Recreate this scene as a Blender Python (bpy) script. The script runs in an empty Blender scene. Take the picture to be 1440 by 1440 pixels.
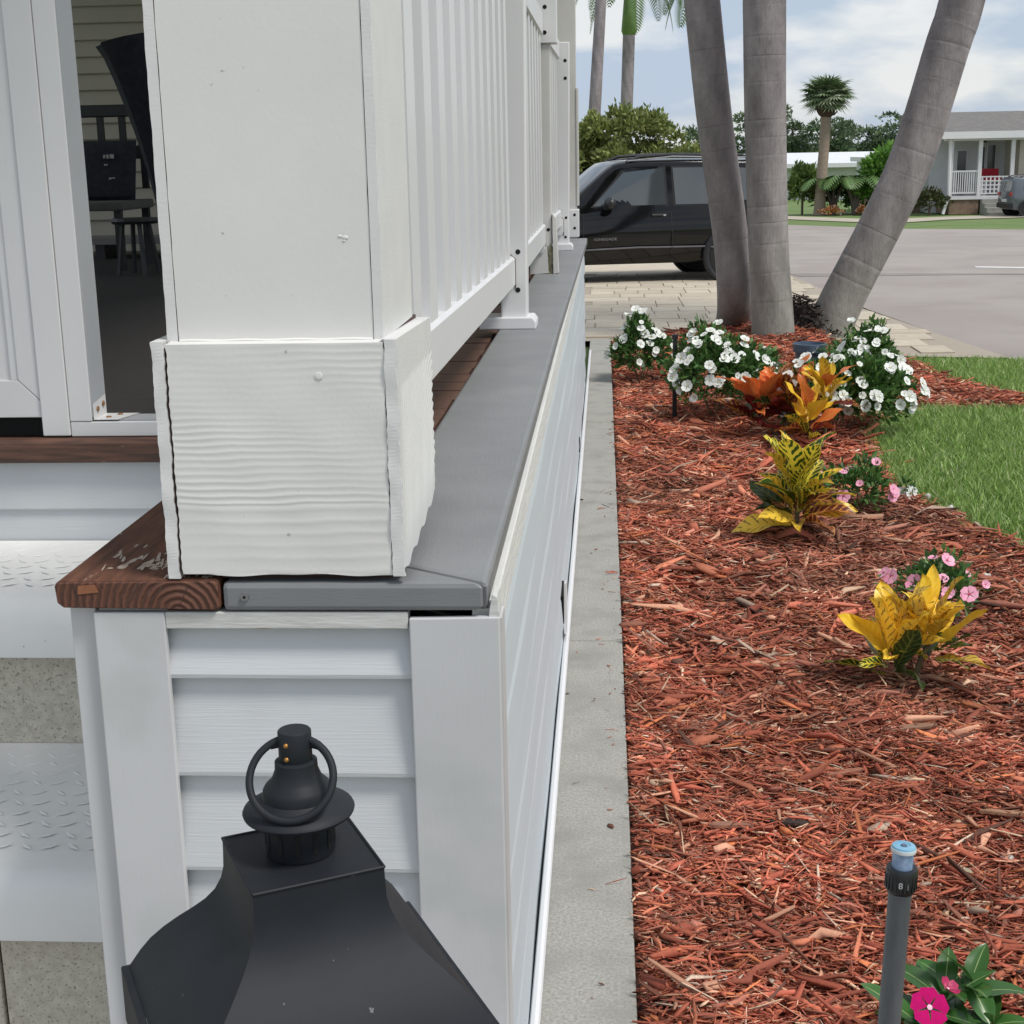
import bpy, math, random
import numpy as np
from mathutils import Vector, Matrix
random.seed(7); RNG = np.random.default_rng(11)
SC = bpy.context.scene; COL = SC.collection
PI = math.pi
# ------------------------------------------------------------------ camera
cam = bpy.data.cameras.new('camera'); cam.sensor_width = 36; cam.lens = 50.975
cam.clip_start = 0.05; cam.clip_end = 2000
co = bpy.data.objects.new('camera', cam); COL.objects.link(co)
co.matrix_world = Matrix(((0.99781, 0.00380, 0.06600, 0.0), (0.06320, 0.23992, -0.96873, 0.0),
                          (-0.01952, 0.97079, 0.23916, 1.6), (0, 0, 0, 1)))
SC.camera = co
# ------------------------------------------------------------------ sky, sun, exposure
SUN_EL, SUN_AZ = math.radians(58), math.radians(122)      # azimuth clockwise from +Y
W = bpy.data.worlds.new("World"); SC.world = W; W.use_nodes = True
nt = W.node_tree; nt.nodes.clear()
def wn(t, **k):
    n = nt.nodes.new(t)
    for a, b in k.items(): setattr(n, a, b)
    return n
sky = wn('ShaderNodeTexSky', sky_type='NISHITA', sun_disc=False, sun_elevation=SUN_EL, sun_rotation=SUN_AZ)
sky.air_density = 1.0; sky.dust_density = 0.6
tc = wn('ShaderNodeTexCoord'); mp = wn('ShaderNodeMapping'); mp.inputs['Scale'].default_value = (1.0, 1.0, 3.0)
nz = wn('ShaderNodeTexNoise'); nz.inputs['Scale'].default_value = 4.6; nz.inputs['Detail'].default_value = 7; nz.inputs['Roughness'].default_value = .52
cr = wn('ShaderNodeValToRGB'); cr.color_ramp.elements[0].position = .36; cr.color_ramp.elements[1].position = .66
cr.color_ramp.elements[0].color = (.7, .7, .7, 1); cr.color_ramp.elements[1].color = (1, 1, 1, 1)
nz2 = wn('ShaderNodeTexNoise'); nz2.inputs['Scale'].default_value = 7.5; nz2.inputs['Detail'].default_value = 6
cc = wn('ShaderNodeValToRGB'); cc.color_ramp.elements[0].position = .43; cc.color_ramp.elements[1].position = .57
cc.color_ramp.elements[0].color = (4.3, 5.1, 6.3, 1); cc.color_ramp.elements[1].color = (7.4, 7.5, 7.6, 1)
mx = wn('ShaderNodeMix', data_type='RGBA'); bg = wn('ShaderNodeBackground'); out = wn('ShaderNodeOutputWorld')
L = nt.links.new
L(tc.outputs['Generated'], mp.inputs['Vector']); L(mp.outputs[0], nz.inputs['Vector']); L(mp.outputs[0], nz2.inputs['Vector'])
L(nz.outputs['Fac'], cr.inputs[0]); L(nz2.outputs['Fac'], cc.inputs[0])
L(cr.outputs[0], mx.inputs[0]); L(sky.outputs[0], mx.inputs[6]); L(cc.outputs[0], mx.inputs[7])
L(mx.outputs[2], bg.inputs['Color']); bg.inputs['Strength'].default_value = 0.060
L(bg.outputs[0], out.inputs['Surface'])
sl = bpy.data.lights.new('sun', 'SUN'); sl.energy = 1.5; sl.angle = math.radians(14); sl.color = (1, .96, .9)
so = bpy.data.objects.new('sun', sl); COL.objects.link(so)
sd = Vector((math.sin(SUN_AZ)*math.cos(SUN_EL), math.cos(SUN_AZ)*math.cos(SUN_EL), math.sin(SUN_EL)))
so.rotation_euler = (-sd).to_track_quat('-Z', 'Y').to_euler()
SC.view_settings.view_transform = 'Standard'; SC.view_settings.look = 'None'
SC.view_settings.exposure = 0.95; SC.view_settings.gamma = 1.0; SC.view_settings.use_curve_mapping = False

# ------------------------------------------------------------------ materials
def nodes(m):
    m.use_nodes = True; return m.node_tree.nodes, m.node_tree.links.new, m.node_tree.nodes['Principled BSDF']
def M(name, c, c2=None, rough=.6, scale=6, stretch=(1, 1, 1), bump=0, bscale=None, bstretch=None, metallic=0, coat=0,
      spec=.5, lo=.35, hi=.65, detail=5, dist=.004, c3=None, s3=90, lo3=.62, hi3=.68):
    m = bpy.data.materials.new(name); N, l, p = nodes(m)
    p.inputs['Roughness'].default_value = rough; p.inputs['Metallic'].default_value = metallic
    p.inputs['Coat Weight'].default_value = coat; p.inputs['Specular IOR Level'].default_value = spec
    p.inputs['Coat Roughness'].default_value = .04
    t = N.new('ShaderNodeTexCoord')
    def noise(s, st, d=5):
        mpn = N.new('ShaderNodeMapping'); mpn.inputs['Scale'].default_value = st
        n = N.new('ShaderNodeTexNoise'); n.inputs['Scale'].default_value = s; n.inputs['Detail'].default_value = d
        l(t.outputs['Object'], mpn.inputs[0]); l(mpn.outputs[0], n.inputs['Vector']); return n
    if c2 is None: c2 = tuple(x*.9 for x in c)
    n = noise(scale, stretch, detail); r = N.new('ShaderNodeValToRGB')
    r.color_ramp.elements[0].position = lo; r.color_ramp.elements[1].position = hi
    r.color_ramp.elements[0].color = (*c, 1); r.color_ramp.elements[1].color = (*c2, 1)
    l(n.outputs['Fac'], r.inputs[0]); src = r.outputs[0]
    if c3:
        n3 = noise(s3, stretch, 3); r3 = N.new('ShaderNodeValToRGB')
        r3.color_ramp.elements[0].position = lo3; r3.color_ramp.elements[1].position = hi3
        l(n3.outputs['Fac'], r3.inputs[0]); mm = N.new('ShaderNodeMix'); mm.data_type = 'RGBA'
        l(r3.outputs[0], mm.inputs[0]); l(src, mm.inputs[6]); mm.inputs[7].default_value = (*c3, 1); src = mm.outputs[2]
    l(src, p.inputs['Base Color'])
    if bump:
        nb = noise(bscale or scale*8, bstretch or stretch, 6); b = N.new('ShaderNodeBump')
        b.inputs['Strength'].default_value = bump; b.inputs['Distance'].default_value = dist
        l(nb.outputs['Fac'], b.inputs['Height']); l(b.outputs[0], p.inputs['Normal'])
    return m
def MV(name, rough=.8, spec=.25, mult=None, trans=0):          # colour from the vertex attribute 'col'
    m = bpy.data.materials.new(name); N, l, p = nodes(m)
    p.inputs['Roughness'].default_value = rough; p.inputs['Specular IOR Level'].default_value = spec
    a = N.new('ShaderNodeAttribute'); a.attribute_name = 'col'; src = a.outputs['Color']
    t = N.new('ShaderNodeTexCoord'); n = N.new('ShaderNodeTexNoise'); n.inputs['Scale'].default_value = 160
    l(t.outputs['Object'], n.inputs['Vector'])
    hs = N.new('ShaderNodeHueSaturation'); mr = N.new('ShaderNodeMapRange')
    mr.inputs[3].default_value = .65; mr.inputs[4].default_value = 1.35
    l(n.outputs['Fac'], mr.inputs[0]); l(mr.outputs[0], hs.inputs['Value']); l(src, hs.inputs['Color']); l(hs.outputs[0], p.inputs['Base Color'])
    if trans:
        p.inputs['Subsurface Weight'].default_value = 0
        tr = N.new('ShaderNodeBsdfTranslucent'); ms = N.new('ShaderNodeMixShader'); ms.inputs[0].default_value = trans
        l(hs.outputs[0], tr.inputs['Color']); l(p.outputs[0], ms.inputs[1]); l(tr.outputs[0], ms.inputs[2])
        l(ms.outputs[0], N['Material Output'].inputs['Surface'])
    return m
WHITE = M('white_paint', (.71, .70, .672), (.675, .665, .64), rough=.55, scale=5, bump=.10, bscale=120, dist=.002, c3=(.45, .44, .40), s3=70, lo3=.735, hi3=.76)
WHITE_GRAIN = M('white_paint_on_rough_wood', (.70, .70, .665), (.65, .65, .615), rough=.55, scale=6, bump=.5, bscale=26, bstretch=(1, 1, 7), dist=.003)
WHITE_EDGE = M('white_paint_end_grain', (.68, .672, .66), (.645, .64, .63), rough=.55, scale=14, bump=.3, bscale=90, bstretch=(1, 1, 3), dist=.0012)
CRACK = M('crack_filler', (.10, .06, .045), (.05, .03, .025), rough=.9)
VINYL = M('white_vinyl', (.72, .72, .73), (.70, .70, .71), rough=.35, scale=3)
VINYL_DULL = M('aged_white_vinyl', (.62, .61, .59), (.56, .55, .53), rough=.5, scale=5)
SIDING = M('blue_white_vinyl_siding', (.58, .60, .62), (.53, .55, .57), rough=.42, scale=3, bump=.30, bscale=14, bstretch=(1, 14, 22), dist=.0015)
SIDING_X = M('blue_white_siding_grain', (.58, .60, .62), (.54, .56, .58), rough=.42, c3=(.47, .48, .48), s3=3.5, lo3=.5, hi3=.85, scale=3, bump=.35, bscale=10, bstretch=(1, 4, 34), dist=.0015)
SIDE_SKY_TINT = M('sky_tinted_vinyl_side', (.58, .645, .685), (.55, .61, .65), rough=.5, scale=2, stretch=(1, .4, 5), bump=.12, bscale=6, bstretch=(1, 1, 9), dist=.003)  # sky reflection mixed into the base colour, bluer than the end siding
CORNER = M('siding_corner_trim', (.58, .585, .59), (.54, .545, .55), rough=.42, scale=4, bump=.15, bscale=20, bstretch=(10, 10, 1), dist=.0015, c3=(.47, .485, .48), s3=5, lo3=.55, hi3=.75)
TRIM = M('painted_trim_rail', (.60, .61, .585), (.50, .50, .47), rough=.6, scale=10, stretch=(1, 1, 6), bump=.4, bscale=30, bstretch=(1, 1, 6), dist=.003, c3=(.36, .17, .06), s3=6, lo3=.70, hi3=.73)
GREYCAP = M('grey_composite_board', (.225, .232, .238), (.19, .197, .203), rough=.5, scale=5, bump=.35, bscale=32, bstretch=(14, 1, 14), dist=.0015)
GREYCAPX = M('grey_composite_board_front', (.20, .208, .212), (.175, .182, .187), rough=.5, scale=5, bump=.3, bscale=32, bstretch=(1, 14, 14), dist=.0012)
def wood_mat():
    m = bpy.data.materials.new('weathered_brown_stained_wood'); N, l, p = nodes(m); p.inputs['Roughness'].default_value = .7
    p.inputs['Specular IOR Level'].default_value = .3
    t = N.new('ShaderNodeTexCoord')
    def no(s, st, d=6, dis=0):
        mpn = N.new('ShaderNodeMapping'); mpn.inputs['Scale'].default_value = st
        n = N.new('ShaderNodeTexNoise'); n.inputs['Scale'].default_value = s; n.inputs['Detail'].default_value = d; n.inputs['Distortion'].default_value = dis
        l(t.outputs['Object'], mpn.inputs[0]); l(mpn.outputs[0], n.inputs['Vector']); return n
    def ramp(a, b, c0, c1):
        r = N.new('ShaderNodeValToRGB'); r.color_ramp.elements[0].position = a; r.color_ramp.elements[1].position = b
        r.color_ramp.elements[0].color = c0; r.color_ramp.elements[1].color = c1; return r
    g = no(9, (9, 1, 9), 6); r = ramp(.3, .7, (.165, .068, .040, 1), (.075, .033, .022, 1)); l(g.outputs[0], r.inputs[0])
    w = no(10, (5, 1, 5), 8, .6); rw = ramp(.66, .70, (0, 0, 0, 1), (1, 1, 1, 1)); l(w.outputs[0], rw.inputs[0])
    mm = N.new('ShaderNodeMix'); mm.data_type = 'RGBA'; l(rw.outputs[0], mm.inputs[0]); l(r.outputs[0], mm.inputs[6]); mm.inputs[7].default_value = (.42, .36, .30, 1)
    l(mm.outputs[2], p.inputs['Base Color'])
    b = N.new('ShaderNodeBump'); b.inputs['Strength'].default_value = .6; b.inputs['Distance'].default_value = .003
    l(g.outputs[0], b.inputs['Height']); l(b.outputs[0], p.inputs['Normal']); return m
BROWN = wood_mat()
BROWN_X = M('brown_stained_wood_threshold', (.14, .065, .042), (.06, .03, .021), rough=.6, scale=9, stretch=(1, 6, 10), bump=.5, bscale=12, bstretch=(1, 6, 12), dist=.003, c3=(.45, .34, .26), s3=14, lo3=.70, hi3=.73)
def endgrain():
    m = bpy.data.materials.new('cut_wood_end_grain'); N, l, p = nodes(m); p.inputs['Roughness'].default_value = .8
    t = N.new('ShaderNodeTexCoord'); mpn = N.new('ShaderNodeMapping'); mpn.inputs['Location'].default_value = (.150, 0, -.985)
    w = N.new('ShaderNodeTexWave'); w.wave_type = 'RINGS'; w.rings_direction = 'Y'; w.inputs['Scale'].default_value = 30; w.inputs['Distortion'].default_value = 1.6
    w.inputs['Detail'].default_value = 3; w.inputs['Detail Scale'].default_value = 2
    n = N.new('ShaderNodeTexNoise'); n.inputs['Scale'].default_value = 16; n.inputs['Detail'].default_value = 6
    l(t.outputs['Object'], mpn.inputs[0]); l(mpn.outputs[0], w.inputs['Vector']); l(t.outputs['Object'], n.inputs['Vector'])
    r = N.new('ShaderNodeValToRGB'); r.color_ramp.elements[0].color = (.085, .036, .023, 1); r.color_ramp.elements[1].color = (.15, .060, .037, 1)
    l(w.outputs['Fac'], r.inputs[0])
    r2 = N.new('ShaderNodeValToRGB'); r2.color_ramp.elements[0].position = .6; r2.color_ramp.elements[1].position = .72
    l(n.outputs[0], r2.inputs[0]); mm = N.new('ShaderNodeMix'); mm.data_type = 'RGBA'
    l(r2.outputs[0], mm.inputs[0]); l(r.outputs[0], mm.inputs[6]); mm.inputs[7].default_value = (.30, .15, .09, 1); l(mm.outputs[2], p.inputs['Base Color'])
    b = N.new('ShaderNodeBump'); b.inputs['Strength'].default_value = .7; b.inputs['Distance'].default_value = .004
    l(w.outputs['Fac'], b.inputs['Height']); l(b.outputs[0], p.inputs['Normal']); return m
ENDGRAIN = endgrain()
DECKB = M('brown_deck_boards', (.19, .10, .07), (.11, .06, .045), rough=.55, scale=6, stretch=(1, 8, 8), bump=.4, bscale=20, bstretch=(1, 8, 8))
CONC = M('grey_concrete', (.27, .265, .24), (.38, .37, .34), rough=.9, scale=130, bump=.8, bscale=170, dist=.003, c3=(.25, .245, .225), s3=7, lo3=.45, hi3=.75)
BLOCK = M('rough_concrete_block', (.62, .58, .49), (.50, .46, .385), rough=.95, scale=55, bump=.6, bscale=210, dist=.004, c3=(.30, .27, .22), s3=190, lo3=.58, hi3=.66)
STEP = M('painted_step_plate', (.82, .82, .80), (.77, .77, .755), rough=.8, spec=.25, scale=6, bump=.2, bscale=60, dist=.002, c3=(.16, .15, .13), s3=110, lo3=.745, hi3=.765)
FRAME = M('white_aluminium', (.66, .66, .66), (.63, .63, .63), rough=.4, scale=3)
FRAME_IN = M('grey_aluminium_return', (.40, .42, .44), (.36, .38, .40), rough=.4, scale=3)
RUST = M('rusty_screw', (.16, .07, .03), (.30, .16, .07), rough=.8, scale=200)
BLACKM = M('matt_black_metal', (.012, .0145, .019), (.018, .021, .026), rough=.58, spec=.25, scale=9, bump=.05, bscale=260, dist=.001, c3=(.13, .135, .14), s3=130, lo3=.745, hi3=.76)
DARK = M('dark_hole', (.006, .006, .006), rough=.9)
BRASS = M('brass_screw', (.45, .22, .06), rough=.4, metallic=.7, scale=60)
PVC = M('grey_pipe', (.085, .095, .105), (.12, .13, .14), rough=.5, scale=10, stretch=(4, 4, 1), bump=.2, bscale=60)
BLACKP = M('black_plastic', (.012, .013, .016), (.02, .021, .024), rough=.4, scale=20)
BLUEP = M('blue_plastic_nozzle', (.16, .36, .52), (.22, .42, .56), rough=.35, scale=60)
BLUEPL = M('pale_blue_plastic', (.30, .40, .55), (.16, .24, .38), rough=.4, scale=90)
PALEP = M('pale_plastic', (.6, .62, .62), rough=.4)
PRINT = M('white_print', (.42, .42, .42), rough=.6)
POTM = M('grey_blue_plastic_pot', (.10, .14, .20), (.075, .11, .16), rough=.45, scale=12)
SOILM = M('dark_mulch_soil', (.16, .06, .043), (.21, .078, .055), rough=.95, scale=22, bump=1, bscale=60, dist=.02, c3=(.03, .018, .014), s3=30, lo3=.5, hi3=.62)
LAWNM = M('lawn_ground', (.19, .29, .07), (.26, .36, .11), rough=.95, scale=14, bump=.6, bscale=160, dist=.02)
GRASSFAR = M('far_grass', (.10, .17, .04), (.15, .20, .07), rough=.95, scale=1.2, bump=.3, bscale=30, dist=.05)
ROADM = M('worn_road_surface', (.30, .265, .245), (.345, .31, .285), rough=.9, scale=.5, bump=.3, bscale=60, dist=.01, c3=(.27, .235, .215), s3=1.1, lo3=.5, hi3=.75)
PAVERS = [M('paver_sand_%d' % i, c, tuple(x*.85 for x in c), rough=.85, scale=7, bump=.3, bscale=90, dist=.004) for i, c in enumerate([(.54, .475, .375), (.515, .45, .355), (.57, .505, .405), (.50, .43, .34)])]
JOINT = M('paver_joint_sand', (.38, .33, .27), rough=.95, scale=40)
LINE = M('road_paint', (.72, .72, .70), (.6, .6, .58), rough=.7, scale=9)
CHIPM = MV('bark_chip', .85, .2)
GRASSM = MV('grass_blade', .6, .3, trans=.3)
LEAFV = MV('leaf', .5, .4, trans=.25)
BARKV = MV('palm_bark', .85, .2)
def bark_detail(m):
    N, l, p = nodes(m); t = N.new('ShaderNodeTexCoord'); hs = [n for n in N if n.type == 'HUE_SAT'][0]
    n1 = N.new('ShaderNodeTexNoise'); n1.inputs['Scale'].default_value = 7; n1.inputs['Detail'].default_value = 9; n1.inputs['Roughness'].default_value = .7
    mp_ = N.new('ShaderNodeMapping'); mp_.inputs['Scale'].default_value = (1, 1, .35); l(t.outputs['Object'], mp_.inputs[0]); l(mp_.outputs[0], n1.inputs['Vector'])
    r = N.new('ShaderNodeValToRGB'); r.color_ramp.elements[0].position = .32; r.color_ramp.elements[1].position = .70; r.color_ramp.elements[0].color = (.74, .73, .73, 1); r.color_ramp.elements[1].color = (1.18, 1.17, 1.17, 1)
    l(n1.outputs[0], r.inputs[0]); mm = N.new('ShaderNodeMix'); mm.data_type = 'RGBA'; mm.blend_type = 'MULTIPLY'; mm.inputs[0].default_value = 1
    l(hs.outputs[0], mm.inputs[6]); l(r.outputs[0], mm.inputs[7]); l(mm.outputs[2], p.inputs['Base Color'])
    n2 = N.new('ShaderNodeTexNoise'); n2.inputs['Scale'].default_value = 45; n2.inputs['Detail'].default_value = 8; mp2 = N.new('ShaderNodeMapping'); mp2.inputs['Scale'].default_value = (1, 1, .25)
    l(t.outputs['Object'], mp2.inputs[0]); l(mp2.outputs[0], n2.inputs['Vector']); b = N.new('ShaderNodeBump'); b.inputs['Strength'].default_value = .5; b.inputs['Distance'].default_value = .012; l(n2.outputs[0], b.inputs['Height']); l(b.outputs[0], p.inputs['Normal'])
bark_detail(BARKV)

# ------------------------------------------------------------------ mesh helpers
class G:
    def __init__(s): s.v = []; s.f = []
    def add(s, vs, fs):
        o = len(s.v); s.v += [tuple(map(float, v)) for v in vs]; s.f += [tuple(o+i for i in f) for f in fs]; return s
    def box(s, x0, x1, y0, y1, z0, z1):
        return s.add([(x0, y0, z0), (x1, y0, z0), (x1, y1, z0), (x0, y1, z0), (x0, y0, z1), (x1, y0, z1), (x1, y1, z1), (x0, y1, z1)],
                     [(3, 2, 1, 0), (4, 5, 6, 7), (0, 1, 5, 4), (1, 2, 6, 5), (2, 3, 7, 6), (3, 0, 4, 7)])
    def prism(s, pts, axis, a, b):            # extrude a 2-D outline along an axis
        def p3(p, t): return (t, p[0], p[1]) if axis == 'x' else (p[0], t, p[1]) if axis == 'y' else (p[0], p[1], t)
        n = len(pts); vs = [p3(p, a) for p in pts]+[p3(p, b) for p in pts]
        return s.add(vs, [tuple(range(n))[::-1], tuple(range(n, 2*n))]+[(i, (i+1) % n, n+(i+1) % n, n+i) for i in range(n)])
    def loft(s, rings, close=True, cap=True):
        n = len(rings[0]); o = len(s.v)
        s.v += [tuple(map(float, p)) for r in rings for p in r]
        for k in range(len(rings)-1):
            for i in range(n if close else n-1):
                j = (i+1) % n; s.f.append((o+k*n+i, o+k*n+j, o+(k+1)*n+j, o+(k+1)*n+i))
        if cap and close: s.f.append(tuple(o+i for i in range(n))[::-1]); s.f.append(tuple(o+(len(rings)-1)*n+i for i in range(n)))
        return s
    def lathe(s, prof, c=(0, 0, 0), n=24, axis='z'):
        rings = []
        for r, h in prof:
            ring = []
            for i in range(n):
                a = 2*PI*i/n; x, y = r*math.cos(a), r*math.sin(a)
                q = (x, y, h) if axis == 'z' else (x, h, -y) if axis == 'y' else (h, x, y)
                ring.append((c[0]+q[0], c[1]+q[1], c[2]+q[2]))
            rings.append(ring)
        return s.loft(rings)
    def tube(s, path, rad, n=8, cap=True):
        path = [Vector(p) for p in path]; rings = []
        if not hasattr(rad, '__len__'): rad = [rad]*len(path)
        up = None
        for i, p in enumerate(path):
            t = (path[min(i+1, len(path)-1)]-path[max(i-1, 0)]).normalized()
            if up is None: up = t.orthogonal().normalized()
            up = (up-t*up.dot(t)).normalized(); w = t.cross(up)
            rings.append([p+(up*math.cos(2*PI*k/n)+w*math.sin(2*PI*k/n))*rad[i] for k in range(n)])
        return s.loft(rings, cap=cap)
    def torus(s, c, R, r, M3=None, n=40, m=10):
        rings = []
        for i in range(n+1):
            a = 2*PI*i/n; ring = []
            for k in range(m):
                b = 2*PI*k/m; v = Vector(((R+r*math.cos(b))*math.cos(a), r*math.sin(b), (R+r*math.cos(b))*math.sin(a)))
                if M3: v = M3 @ v
                ring.append(Vector(c)+v)
            rings.append(ring)
        return s.loft(rings, cap=False)
    def grid(s, f, nu, nv):
        o = len(s.v)
        for j in range(nv+1):
            for i in range(nu+1): s.v.append(tuple(map(float, f(i/nu, j/nv))))
        for j in range(nv):
            for i in range(nu):
                a = o+j*(nu+1)+i; s.f.append((a, a+1, a+nu+2, a+nu+1))
        return s
    def ellipsoid(s, c, r, n=12, m=8, M3=None):
        rings = []
        for j in range(m+1):
            t = -PI/2+PI*j/m; ring = []
            for i in range(n):
                a = 2*PI*i/n; v = Vector((r[0]*math.cos(t)*math.cos(a), r[1]*math.cos(t)*math.sin(a), r[2]*math.sin(t)))
                if M3: v = M3 @ v
                ring.append(Vector(c)+v)
            rings.append(ring)
        return s.loft(rings, cap=False)
    def mesh(s, name, mat, off=(0, 0, 0), smooth=False):
        me = bpy.data.meshes.new(name); v = [(a-off[0], b-off[1], c-off[2]) for a, b, c in s.v]
        me.from_pydata(v, [], s.f); me.materials.append(mat)
        if smooth:
            me.polygons.foreach_set('use_smooth', [True]*len(me.polygons))
            try: me.set_sharp_from_angle(angle=math.radians(40))
            except Exception: pass
        me.update(); return me
    def build(s, name, mat, parent=None, bevel=0, smooth=False, label=None, off=None, kind=None):
        off = off if off is not None else (world_loc(parent) if parent else (0, 0, 0))
        o = bpy.data.objects.new(name, s.mesh(name, mat, off, smooth)); COL.objects.link(o)
        if parent: o.parent = parent
        elif any(off): o.location = off
        if bevel:
            b = o.modifiers.new('bevel', 'BEVEL'); b.width = bevel; b.segments = 2; b.limit_method = 'ANGLE'; b.angle_limit = math.radians(35)
        if label: o['label'] = label
        if kind: o['kind'] = kind
        return o
def world_loc(o):
    l = Vector((0, 0, 0))
    while o: l = l+Vector(o.location); o = o.parent
    return l
def tag(o, label=None, cat=None, group=None, kind=None):
    for k, v in (('label', label), ('category', cat), ('group', group), ('kind', kind)):
        if v: o[k] = v
    return o
def thing(name, label, cat, loc=(0, 0, 0), group=None, rot=(0, 0, 0)):
    o = bpy.data.objects.new(name, None); COL.objects.link(o); o.location = loc; o.rotation_euler = rot
    return tag(o, label, cat, group)
def inst(name, me, parent=None, loc=(0, 0, 0), rot=(0, 0, 0), sc=(1, 1, 1)):
    o = bpy.data.objects.new(name, me); COL.objects.link(o); o.parent = parent; o.location = loc; o.rotation_euler = rot; o.scale = sc
    return o
def fast(name, V, F, mat, colr=None, parent=None, loc=(0, 0, 0), smooth=False):   # numpy bulk mesh, F (n,k)
    me = bpy.data.meshes.new(name); n, k = F.shape
    me.vertices.add(len(V)); me.vertices.foreach_set('co', np.asarray(V, np.float32).ravel())
    me.loops.add(n*k); me.loops.foreach_set('vertex_index', F.astype(np.int32).ravel())
    me.polygons.add(n); me.polygons.foreach_set('loop_start', np.arange(0, n*k, k, dtype=np.int32)); me.polygons.foreach_set('loop_total', np.full(n, k, np.int32))
    if smooth: me.polygons.foreach_set('use_smooth', np.ones(n, bool))
    if colr is not None:
        a = me.color_attributes.new('col', 'FLOAT_COLOR', 'POINT'); c4 = np.ones((len(V), 4), np.float32); c4[:, :3] = colr; a.data.foreach_set('color', c4.ravel())
    me.materials.append(mat); me.update(calc_edges=True); me.validate()
    o = bpy.data.objects.new(name, me); COL.objects.link(o); o.parent = parent; o.location = loc
    return o
def zg(y): return np.where(np.asarray(y) < 18, 0, -.012*(np.minimum(np.asarray(y), 60)-18))
def sheet(name, poly, dz, mat, y_cuts=(18, 30, 45, 60)):
    """flat polygon in plan, cut at the slope's breaks so that it follows the ground"""
    import bmesh
    bm = bmesh.new(); bm.faces.new([bm.verts.new((x, y, 0)) for x, y in poly])
    for yc in y_cuts: bmesh.ops.bisect_plane(bm, geom=bm.verts[:]+bm.edges[:]+bm.faces[:], plane_co=(0, yc, 0), plane_no=(0, 1, 0))
    for v in bm.verts: v.co.z = float(zg(v.co.y))+dz
    bmesh.ops.recalc_face_normals(bm, faces=bm.faces)
    me = bpy.data.meshes.new(name); bm.to_mesh(me); bm.free(); me.materials.append(mat)
    if me.polygons and me.polygons[0].normal.z < 0: me.flip_normals()
    o = bpy.data.objects.new(name, me); COL.objects.link(o); o['kind'] = 'structure'; return o

# ================================================================== SETTING
sheet('ground', [(-400, -60), (400, -60), (400, 900), (-400, 900)], -.075, GRASSFAR, (18, 60))
road_poly = [(3.25, 11.45), (30, 2.0), (60, 2.0), (60, 29.5), (14.5, 31.5), (9.3, 33.7), (6.9, 35.2), (4.8, 38.7), (1.5, 41), (-40, 43), (-40, 27), (1.8, 27), (2.2, 21.5), (2.42, 20.3), (2.75, 15.6)]
sheet('road', road_poly, -.060, ROADM)
o = G().box(5.30, 5.42, 21.4, 21.75, -.1, -.09)
sheet('road_marking', [(5.32, 21.66), (8.4, 20.1), (8.36, 19.85), (5.28, 21.4)], -.056, LINE)
sheet('far_path', [(7.3, 38.6), (9.2, 40.6), (14, 42.2), (20, 42.8), (20, 44.4), (13.5, 44.0), (9.6, 42.9), (7.6, 41.6), (5.0, 47), (2, 49), (2, 47.6), (4.2, 45.2), (6.2, 40.8)], -.056, M('pale_path', (.45, .40, .32), rough=.9, scale=2))
sheet('bounce_pavement', [(-9, -12), (5, -12), (5, .2), (.02, 1.0), (-.3, 1.85), (-.3, 1.95), (-.77, 1.95), (-.77, 2.2), (-9, 2.2)], -.058, CONC)  # unseen concrete sheet, added to bounce neutral light onto the deck front
sheet('road_dark_band', [(2.50, 20.75), (4.6, 20.35), (7.2, 19.9), (7.2, 19.75), (4.6, 20.0), (2.62, 20.1)], -.056, M('road_band_tone', (.235, .21, .195), (.27, .24, .22), rough=.9, scale=3))  # slightly darker band across the road surface
# concrete strip beside the deck
st = G()
for i, (a, b) in enumerate([(1.2, 4.66), (4.666, 7.8), (7.806, 10.4), (10.406, 12.85)]):
    st = G().box(-.150, .054-.0023*(a), a, b, -.12, 0)
    st.v = [(x if x < 0 else .058-.0024*y, y, z) for x, y, z in st.v]
    s = st.build('concrete_strip', CONC, None, bevel=.004); s['kind'] = 'structure'
# paver driveway: base sheet plus the individual pavers
drive = [(-6, 12.86), (1.0, 12.86), (2.2, 11.7), (3.14, 11.5), (2.60, 15.6), (2.43, 20.6), (2.2, 27), (-6, 27)]
base = sheet('driveway', drive, -.016, JOINT)
def inpoly(x, y, P):
    c = False; n = len(P)
    for i in range(n):
        (x1, y1), (x2, y2) = P[i], P[(i+1) % n]
        if (y1 > y) != (y2 > y) and x < (x2-x1)*(y-y1)/(y2-y1)+x1: c = not c
    return c
pm = {}
k = 0; y = 11.52
while y < 20.4 and k < 290:
    dy = random.choice([.42, .28, .42]); x = -1.0+random.random()*.3
    while x < 3.2:
        w = random.choice([.28, .42, .56])
        if inpoly(x+.02, y+.02, drive) and inpoly(x+w-.02, y+.02, drive) and inpoly(x+w-.03, y+dy-.03, drive) and x+w/2 > -.35-.002*y and k < 290:
            key = (w, dy)
            if key not in pm:
                pm[key] = [G().prism([(0.006, .006), (w-.006, .006), (w-.006, dy-.006), (.006, dy-.006)], 'z', -.04, 0).mesh('paver', pp) for pp in PAVERS]
            inst('paver', random.choice(pm[key]), base, (x, y, float(zg(y))-.002-random.random()*.004)); k += 1
        x += w
    y += dy
# sand coloured sheet farther along the drive, where single pavers can no longer be told apart
sheet('driveway_far', [(-6, 20.42), (2.42, 20.5), (2.2, 27), (-6, 27)], -.004, PAVERS[0])

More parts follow.
